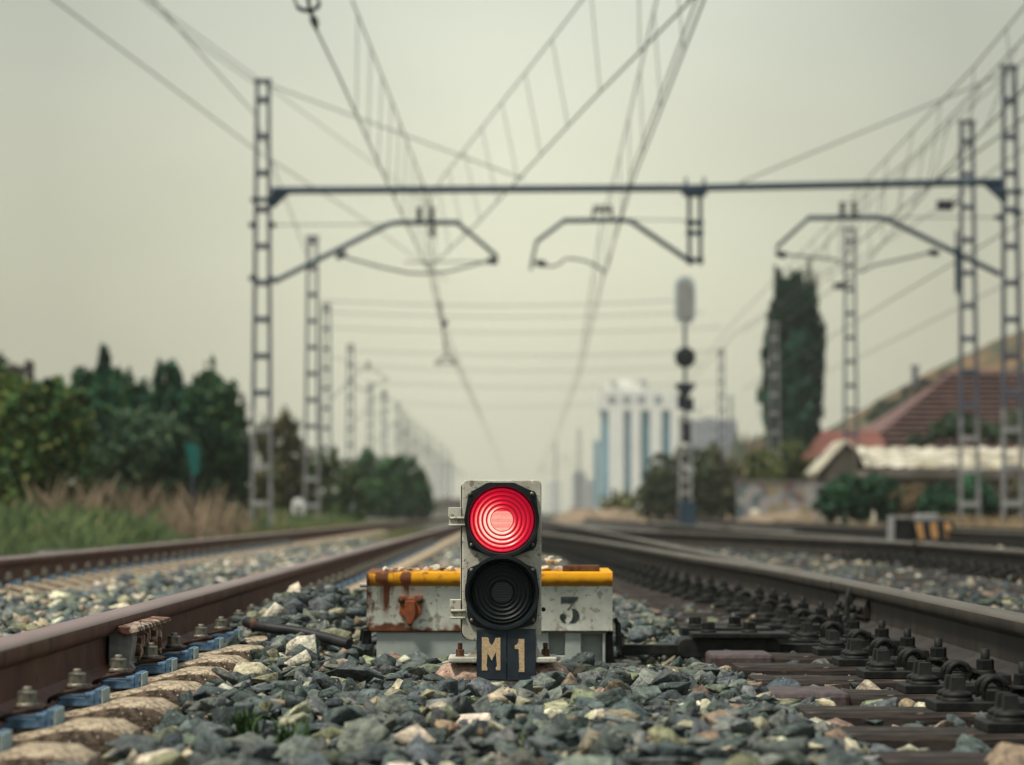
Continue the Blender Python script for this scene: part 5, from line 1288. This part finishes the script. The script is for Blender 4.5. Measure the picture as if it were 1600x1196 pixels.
def block(name, px0, px1, py, d, dep, m, label, floors=5, cols_=4, mw='window_dark'):
    root = empty(name, (P((px0+px1)/2,800,d).x, d, 0), label=label, cat='building'); mb = MB(); fbox(mb, px0, px1, py, 803, d, dep)
    fbox(mb, px0+(px1-px0)*.3, px0+(px1-px0)*.5, py-4, py-.2, d+2, dep*.3); W(mb, 'wall', m, root)
    for i in range(floors):
        mb = MB(); hh = (798-py)/floors; w_ = (px1-px0)/cols_
        for j in range(cols_): fbox(mb, px0+w_*(j+.25), px0+w_*(j+.75), py+hh*(i+.25), py+hh*(i+.65), d-.12, .1)
        W(mb, 'window_row', M[mw], root)
    return root
block('office_block', 1084, 1152, 656, 560, 20, M['tower_grey'], 'plain grey slab building behind the bushes left of the cypress', 6, 6, 'tower_grey')
block('far_block', 896, 916, 738, 1250, 20, M['tower_grey'], 'hazy grey block just right of the red lamp, beside a lower one', 5, 3)
block('far_block', 917, 932, 752, 1200, 20, M['tower_grey'], 'low hazy block touching the left foot of the white tower', 4, 3)
block('far_block', 676, 706, 722, 1350, 25, M['white_paint'], 'very pale far block between the dark hedge and the red lamp', 6, 4, 'tower_grey')
block('far_block', 852, 878, 752, 1380, 25, M['white_paint'], 'very pale far block directly right of the signal housing', 5, 3, 'tower_grey')
block('far_shed', 680, 722, 779, 300, 14, M['wall_dull'], 'low pale shed at the end of the left track by the hinge', 1, 5)
# big red roof
DR = 132.0
rh = empty('red_roofed_house', (px_at(1500,DR), DR, 0), label='large house with a sloping faded red tiled roof below the hillside', cat='house')
def PT(px, py, d): return P(px, py, d)
mb = MB(); rows = 15; e0 = PT(1345,706,DR); e1 = PT(1700,706,DR); t0 = PT(1487,583,DR+9); t1 = PT(1700,583,DR+9)
for i in range(rows):
    a = i/rows; b = (i+1)/rows; p0 = e0.lerp(t0, a); p1 = e1.lerp(t1, a); q0 = e0.lerp(t0, b); q1 = e1.lerp(t1, b); up_ = Vector((0,-.22,.17))
    mb.add([p0+up_, p1+up_, q1, q0, p0-up_*0.2, p1-up_*.2], [(0,1,2,3),(4,5,1,0)])
# back slope and left hip
bk = PT(1487,583,DR+9); bk1 = PT(1700,583,DR+9); f0 = Vector((e0.x, DR+20, e0.z)); f1 = Vector((e1.x, DR+20, e1.z))
mb.add([bk, bk1, f1, f0], [(0,1,2,3)]); mb.add([e0, bk, f0], [(0,1,2)])
W(mb, 'roof', M['roof_red'], rh)
mb = MB(); mb.tube([e0, t0], .14, 6); mb.tube([t0, t1], .14, 6); W(mb, 'ridge', M['roof_red'], rh)
mb = MB(); mb.box(e0.x+.5, e1.x-.3, DR+.8, DR+19, -.1, e0.z-.05); W(mb, 'wall', M['brick'], rh)
for i in range(5):
    x = e0.x+1.5+i*1.9; mb = MB(); mb.box(x, x+.9, DR+.74, DR+.79, .9, 2.2); W(mb, 'window', M['window_dark'], rh)
# small orange-red roof
DO = 120.0
ho = empty('orange_roofed_house', (px_at(1320,DO), DO, 0), label='small house with a bright orange red roof right of the cypress', cat='house')
e0 = PT(1278,716,DO); e1 = PT(1395,716,DO); t0 = PT(1284,674,DO+4); t1 = PT(1372,674,DO+4)
mb = MB(); mb.add([e0,e1,t1,t0], [(0,1,2,3)]); mb.add([t0,t1,Vector((e1.x,DO+8,e1.z)),Vector((e0.x,DO+8,e0.z))], [(0,1,2,3)]); mb.add([e1,Vector((e1.x,DO+8,e1.z)),t1],[(0,1,2)]); mb.add([e0,t0,Vector((e0.x,DO+8,e0.z))],[(0,1,2)])
W(mb, 'roof', M['roof_orange'], ho)
mb = MB(); mb.box(e0.x+.2, e1.x-.2, DO+.3, DO+7.7, -.1, e0.z-.02); W(mb, 'wall', M['brick'], ho)
# cream roofed shed
DC = 78.0
sh = empty('cream_roofed_shed', (px_at(1450,DC), DC, 0), label='long low shed under a patched cream sheet roof behind the right bushes', cat='shed')
mb = MB(); nx2 = 60; ny2 = 5
A_ = PT(1352,730,DC-.4); B_ = PT(1760,736,DC-.4); T0 = PT(1338,699,DC+3.2); T1 = PT(1760,700,DC+3.2)
vs = []; fs = []
for i in range(nx2+1):
    for j in range(ny2+1):
        u = i/nx2; v = j/ny2; p = A_.lerp(B_, u).lerp(T0.lerp(T1, u), v); p.z += .035*math.sin(u*97)+random.uniform(-.02,.02); vs.append(p)
for i in range(nx2):
    for j in range(ny2): a = i*(ny2+1)+j; fs.append((a, a+ny2+1, a+ny2+2, a+1))
mb.add(vs, fs); o0 = len(vs)
W(mb, 'roof_front', M['roof_cream'], sh)
T2 = T0 + Vector((0,3.2,-.75)); T3 = T1 + Vector((0,3.2,-.75)); W(MB().add([T0,T1,T3,T2],[(0,1,2,3)]), 'roof_back', M['roof_cream'], sh)
W(MB().add([A_+Vector((0,.05,-.26)),B_+Vector((0,.05,-.26)),B_,A_],[(0,1,2,3)]), 'fascia', M['wall_dull'], sh)
mb = MB(); mb.box(A_.x+.3, B_.x-.3, DC+.5, DC+6, -.1, A_.z-.05); W(mb, 'wall', M['wall_dull'], sh)
for px in (1395, 1450, 1505, 1560):
    mb = MB(); a = PT(px, 755, DC+.45); mb.box(a.x, a.x+.5, DC+.42, DC+.49, .75, 1.15); W(mb, 'window', M['pale_stone'], sh)
# lean-to gable with pale bargeboards
lg = empty('gabled_hut', (px_at(1320,76), 76, 0), label='small hut with pale steep bargeboards at the left end of the cream roofed shed', cat='hut')
ap = PT(1322,692,76)
mb = MB()
for s_, (px, py) in ((-1,(1276,742)),(1,(1340,705))):
    e_ = PT(px, py, 76); n_ = Vector((0,0,.09)); mb.add([e_, ap, ap+n_, e_+n_, e_+Vector((0,3,0)), ap+Vector((0,3,0)), ap+n_+Vector((0,3,0)), e_+n_+Vector((0,3,0))], [(0,1,2,3),(3,2,6,7),(4,5,6,7),(0,3,7,4),(0,1,5,4)])
W(mb, 'roof', M['roof_cream'], lg)
a = PT(1290,742,76.3); b = PT(1340,742,76.3); mb = MB(); mb.prism([(a.x,-.1),(b.x,-.1),(b.x,PT(0,716,76).z),(ap.x, ap.z-.05),(a.x,a.z)], 76.3, 78.8); W(mb, 'wall', M['wall_dull'], lg)
a = PT(1300,752,76.2); mb = MB(); mb.box(a.x, a.x+.35, 76.22, 76.28, .55, a.z); W(mb, 'window', M['window_dark'], lg)
a = PT(1262,758,75.5); b = PT(1345,764,75.5); mb = MB(); mb.box(a.x, b.x, 75.0, 76.2, b.z, a.z); W(mb, 'canopy', M['mast_white'], lg)
# graffiti wall
DG = 100.0
a = PT(1152,754,DG); b = PT(1292,808,DG)
gw = empty('graffiti_wall', ((a.x+b.x)/2, DG, 0), label='low wall covered in pale lilac and grey graffiti under the cypress', cat='wall')
mb = MB(); mb.box(a.x, b.x, DG, DG+.25, -.1, a.z); o = mb.build('wall', M['graffiti'], gw, world=True)
mb = MB(); mb.box(a.x-.05, b.x+.05, DG-.04, DG+.29, a.z+.001, a.z+.06); W(mb, 'coping', M['wall_dull'], gw)
# dry earth banks
def bank(px0, px1, py, d, dep, m, label):
    xs_ = np.linspace(px_at(px0,d), px_at(px1,d), 60); h = P(0,py,d).z; vs = []; fs = []
    for i, x in enumerate(xs_):
        e_ = min(1, min(i, 59-i)/6); hh = h*e_*(1+.12*math.sin(i*.7)+.08*math.sin(i*1.9))
        vs += [(x,d-dep,-.3),(x,d-dep*.4,hh*.7-.05),(x,d,hh),(x,d+dep,hh*.8),(x,d+dep*3,-.3)]
    for i in range(59):
        for q in range(4): fs.append((i*5+q, i*5+5+q, i*5+6+q, i*5+1+q))
    mb = MB(); mb.add(vs, fs, smooth=True); o = mb.build('earth_bank', m, None); tag(o, label, 'bank', kind='structure')
bank(858, 1160, 796, 128, 3, M['peach'], 'low bank of dry peach coloured earth beyond the right tracks')
bank(1140, 1700, 799, 88, 3, M['peach'], 'low dry earth bank in front of the sheds')
bank(1140, 1215, 693, 330, 14, M['hill'], 'dry orange mound left of the cypress')
# white blocks along the right side
for i, (px, py, d, lb) in enumerate(((1318,794,72,'pale concrete block on the ground left of the striped machine, second from the left'),(1340,790,72,'largest pale concrete block on the ground below the dark bush'),(1372,797,70,'pale concrete block nearest the striped machine'),(1180,796,96,'pale concrete block at the foot of the graffiti wall'))):
    p = P(px, py, d); r_ = .16 if i != 1 else .24
    lump('concrete_block', p.x-r_, p.x+r_, d-.15, d+.15, -.06, p.z, M['pale_stone'], seed=30+i, sub=2, amp=.02, label=lb, cat='block', group='pale blocks beside the right tracks')
# hillside
def hill():
    prof = [(1120,740),(1180,725),(1240,700),(1290,668),(1340,650),(1400,618),(1430,602),(1470,588),(1500,568),(1540,545),(1600,526),(1700,500),(1900,470),(2300,440),(3000,450)]
    d = 330.0; xs_ = []; 
    pp = np.array(prof, float); P_ = np.linspace(1120, 3000, 150); Hs = np.interp(P_, pp[:,0], pp[:,1]); ny3 = 26; vs = []; fs = []
    from mathutils import noise
    for i, (px, py) in enumerate(zip(P_, Hs)):
        top = P(px, py, d).z
        for j in range(ny3):
            v = j/(ny3-1); y = d - 120 + 220*v; prof_ = math.sin(min(1, v/ (120/220))*math.pi/2)**1.3 if v < 120/220 else max(0, math.cos((v-120/220)/(100/220)*math.pi/2))**.8
            x = px_at(px, d); n_ = noise.noise(Vector((x*.07, y*.07, 0)))*2.2 + noise.noise(Vector((x*.25, y*.25, 3)))*.8
            vs.append((x, y, -.6 + (top+.6)*prof_ + n_*prof_*min(1, top/8)*.7))
    for i in range(149):
        for j in range(ny3-1): a = i*ny3+j; fs.append((a, a+ny3, a+ny3+1, a+1))
    mb = MB(); mb.add(vs, fs, smooth=True); o = mb.build('hill', M['hill'], None); tag(o, 'dry brown hillside with scrub rising behind the red roofs', 'hill', kind='structure')
hill()
hb = [(1385,640,18,12),(1410,632,16,12),(1365,652,14,10),(1400,650,24,10)]
plant('hillside_bush', 1390, 262, hb, 3500, .35, [(0.022,0.042,0.026),(0.05,0.075,0.04)], 'dark green scrub patch on the slope left of the big red roof', cat='bush', trunk=0, base_z=5)
plant('hillside_bush', 1440, 280, [(1425,612,16,9),(1450,600,18,8),(1480,588,16,8)], 2500, .3, [(0.06,0.05,0.03),(0.12,0.09,0.05)], 'brownish scrub along the skyline of the hill', cat='bush', trunk=0, base_z=8)
p = P(1430,600,300); o = empty('chimney_stack', (p.x,300,p.z-1), label='thin dark chimney standing on the skyline of the hill', cat='chimney'); MB().hull8((-.35,.35,-.35,.35),(-.28,.28,-.28,.28),0,2.6).build('shaft', M['mast'], o); MB().box(-.4,.4,-.4,.4,2.601,2.9).build('cap', M['mast'], o)
# marker post, boards
mk = empty('marker_post', (px_at(466,80), 80, 0), label='white marker stone in the grass right of the left portal mast', cat='marker'); 
MB().prism([(-.17,-.1),(.17,-.1),(.16,.68),(.10,.80),(-.10,.80),(-.16,.68)], -.08, .08).build('stone', M['white_paint'], mk, bevel=.01); MB().box(-.07,.07,-.086,-.081,.40,.62).build('painted_figure', M['stencil'], mk)
a = P(288,692,54); b = P(312,742,54); tb = empty('teal_board', ((a.x+b.x)/2, 54, 0), label='narrow teal board among the bushes left of the portal mast', cat='board')
W(MB().prism([(a.x,a.z),(b.x,a.z-.06),(b.x-.02,b.z),(a.x+.14,b.z)], 54, 54.04), 'panel', M['teal'], tb); W(MB().tube([((a.x+b.x)/2,54.1,-.1),((a.x+b.x)/2,54.1,a.z-.1)], .02, 6), 'post', M['mast'], tb)
a = P(38,598,50.5); b = P(60,630,50.5); bb_ = empty('blue_board', ((a.x+b.x)/2, 50.5, 0), label='small blue board standing above the broad olive bush', cat='board')
W(MB().prism([(a.x,a.z),(b.x+.06,a.z),(b.x-.05,a.z-.14),(b.x-.06,b.z),(a.x+.07,b.z),(a.x+.05,a.z-.14)], 50.5, 50.53), 'panel', M['blue_board'], bb_); W(MB().tube([((a.x+b.x)/2,50.6,-.1),((a.x+b.x)/2,50.6,a.z-.1)], .02, 6), 'post', M['mast'], bb_)

# striped point machine behind the far rail
DZ = 41.0
sm = empty('striped_machine', (px_at(1440,DZ), DZ, 0), label='low point machine with black and orange stripes and two pale covers behind the far rail', cat='point machine')
a = P(1412,813,DZ); b = P(1492,850,DZ); n_ = 7; w_ = (b.x-a.x)/n_
W(MB().box(a.x, b.x, DZ, DZ+.5, .0, a.z), 'body', M['black'], sm, bevel=.03)
M['stripe'] = mat('orange_stripe_paint', (0.50,0.26,0.10), (0.62,0.36,0.16), 8, .6)
for px in (1437, 1459, 1481):
    q = P(px,816,DZ); W(MB().prism([(q.x-.025,.03),(q.x+.065,.03),(q.x+.035,q.z-.01),(q.x-.055,q.z-.01)], DZ-.006, DZ-.001), 'stripe', M['stripe'], sm)
a1 = P(1391,806,DZ); b1 = P(1425,850,DZ)
W(MB().box(a1.x+.04, b1.x-.06, DZ-.22, DZ+.3, .0, a1.z-.05), 'box', M['black_steel'], sm)
W(MB().box(a1.x, b1.x-.02, DZ-.25, DZ+.3, a1.z-.035, a1.z).box(a1.x, a1.x+.025, DZ-.25, DZ+.3, .0, a1.z-.036), 'pale_cover', M['mast_white'], sm)
a2 = P(1437,803,DZ); b2 = P(1470,811,DZ); W(MB().box(a2.x, b2.x, DZ+.15, DZ+.6, a.z-.02, a2.z), 'pale_cover', M['mast_white'], sm, bevel=.02)
W(MB().box(b.x-.01, b.x+.16, DZ+.05, DZ+.45, .0, a.z-.10), 'motor', M['black_steel'], sm, bevel=.02)
# distant red lamp
q = P(894,800,230); ls = empty('distant_signal', (q.x,230,0), label='tiny red lit ground signal far down the line right of the main one', cat='railway signal')
MB().box(-.18,.18,-.1,.1,0,.75).build('case', M['black'], ls); MB().lathe([(0,-.13),(.12,-.12),(.13,-.101)], 16, 'y', c=(0,0,.5)).build('red_lens', rm_, ls)

# ------------------------------------------------------------------ haze
hm = bpy.data.materials.new('haze'); hm.use_nodes = True; t = hm.node_tree; t.nodes.remove(t.nodes['Principled BSDF'])
pv = t.nodes.new('ShaderNodeVolumePrincipled'); pv.inputs['Density'].default_value = .00034; pv.inputs['Color'].default_value = (0.94,0.95,0.86,1); pv.inputs['Anisotropy'].default_value = 0.0
t.links.new(pv.outputs[0], t.nodes['Material Output'].inputs['Volume'])
hz = MB().box(-1450, 1450, -1450, 1450, -1.6, 48).build('haze', hm, None); tag(hz, 'thin pale haze filling the air over the tracks', 'haze', kind='stuff')
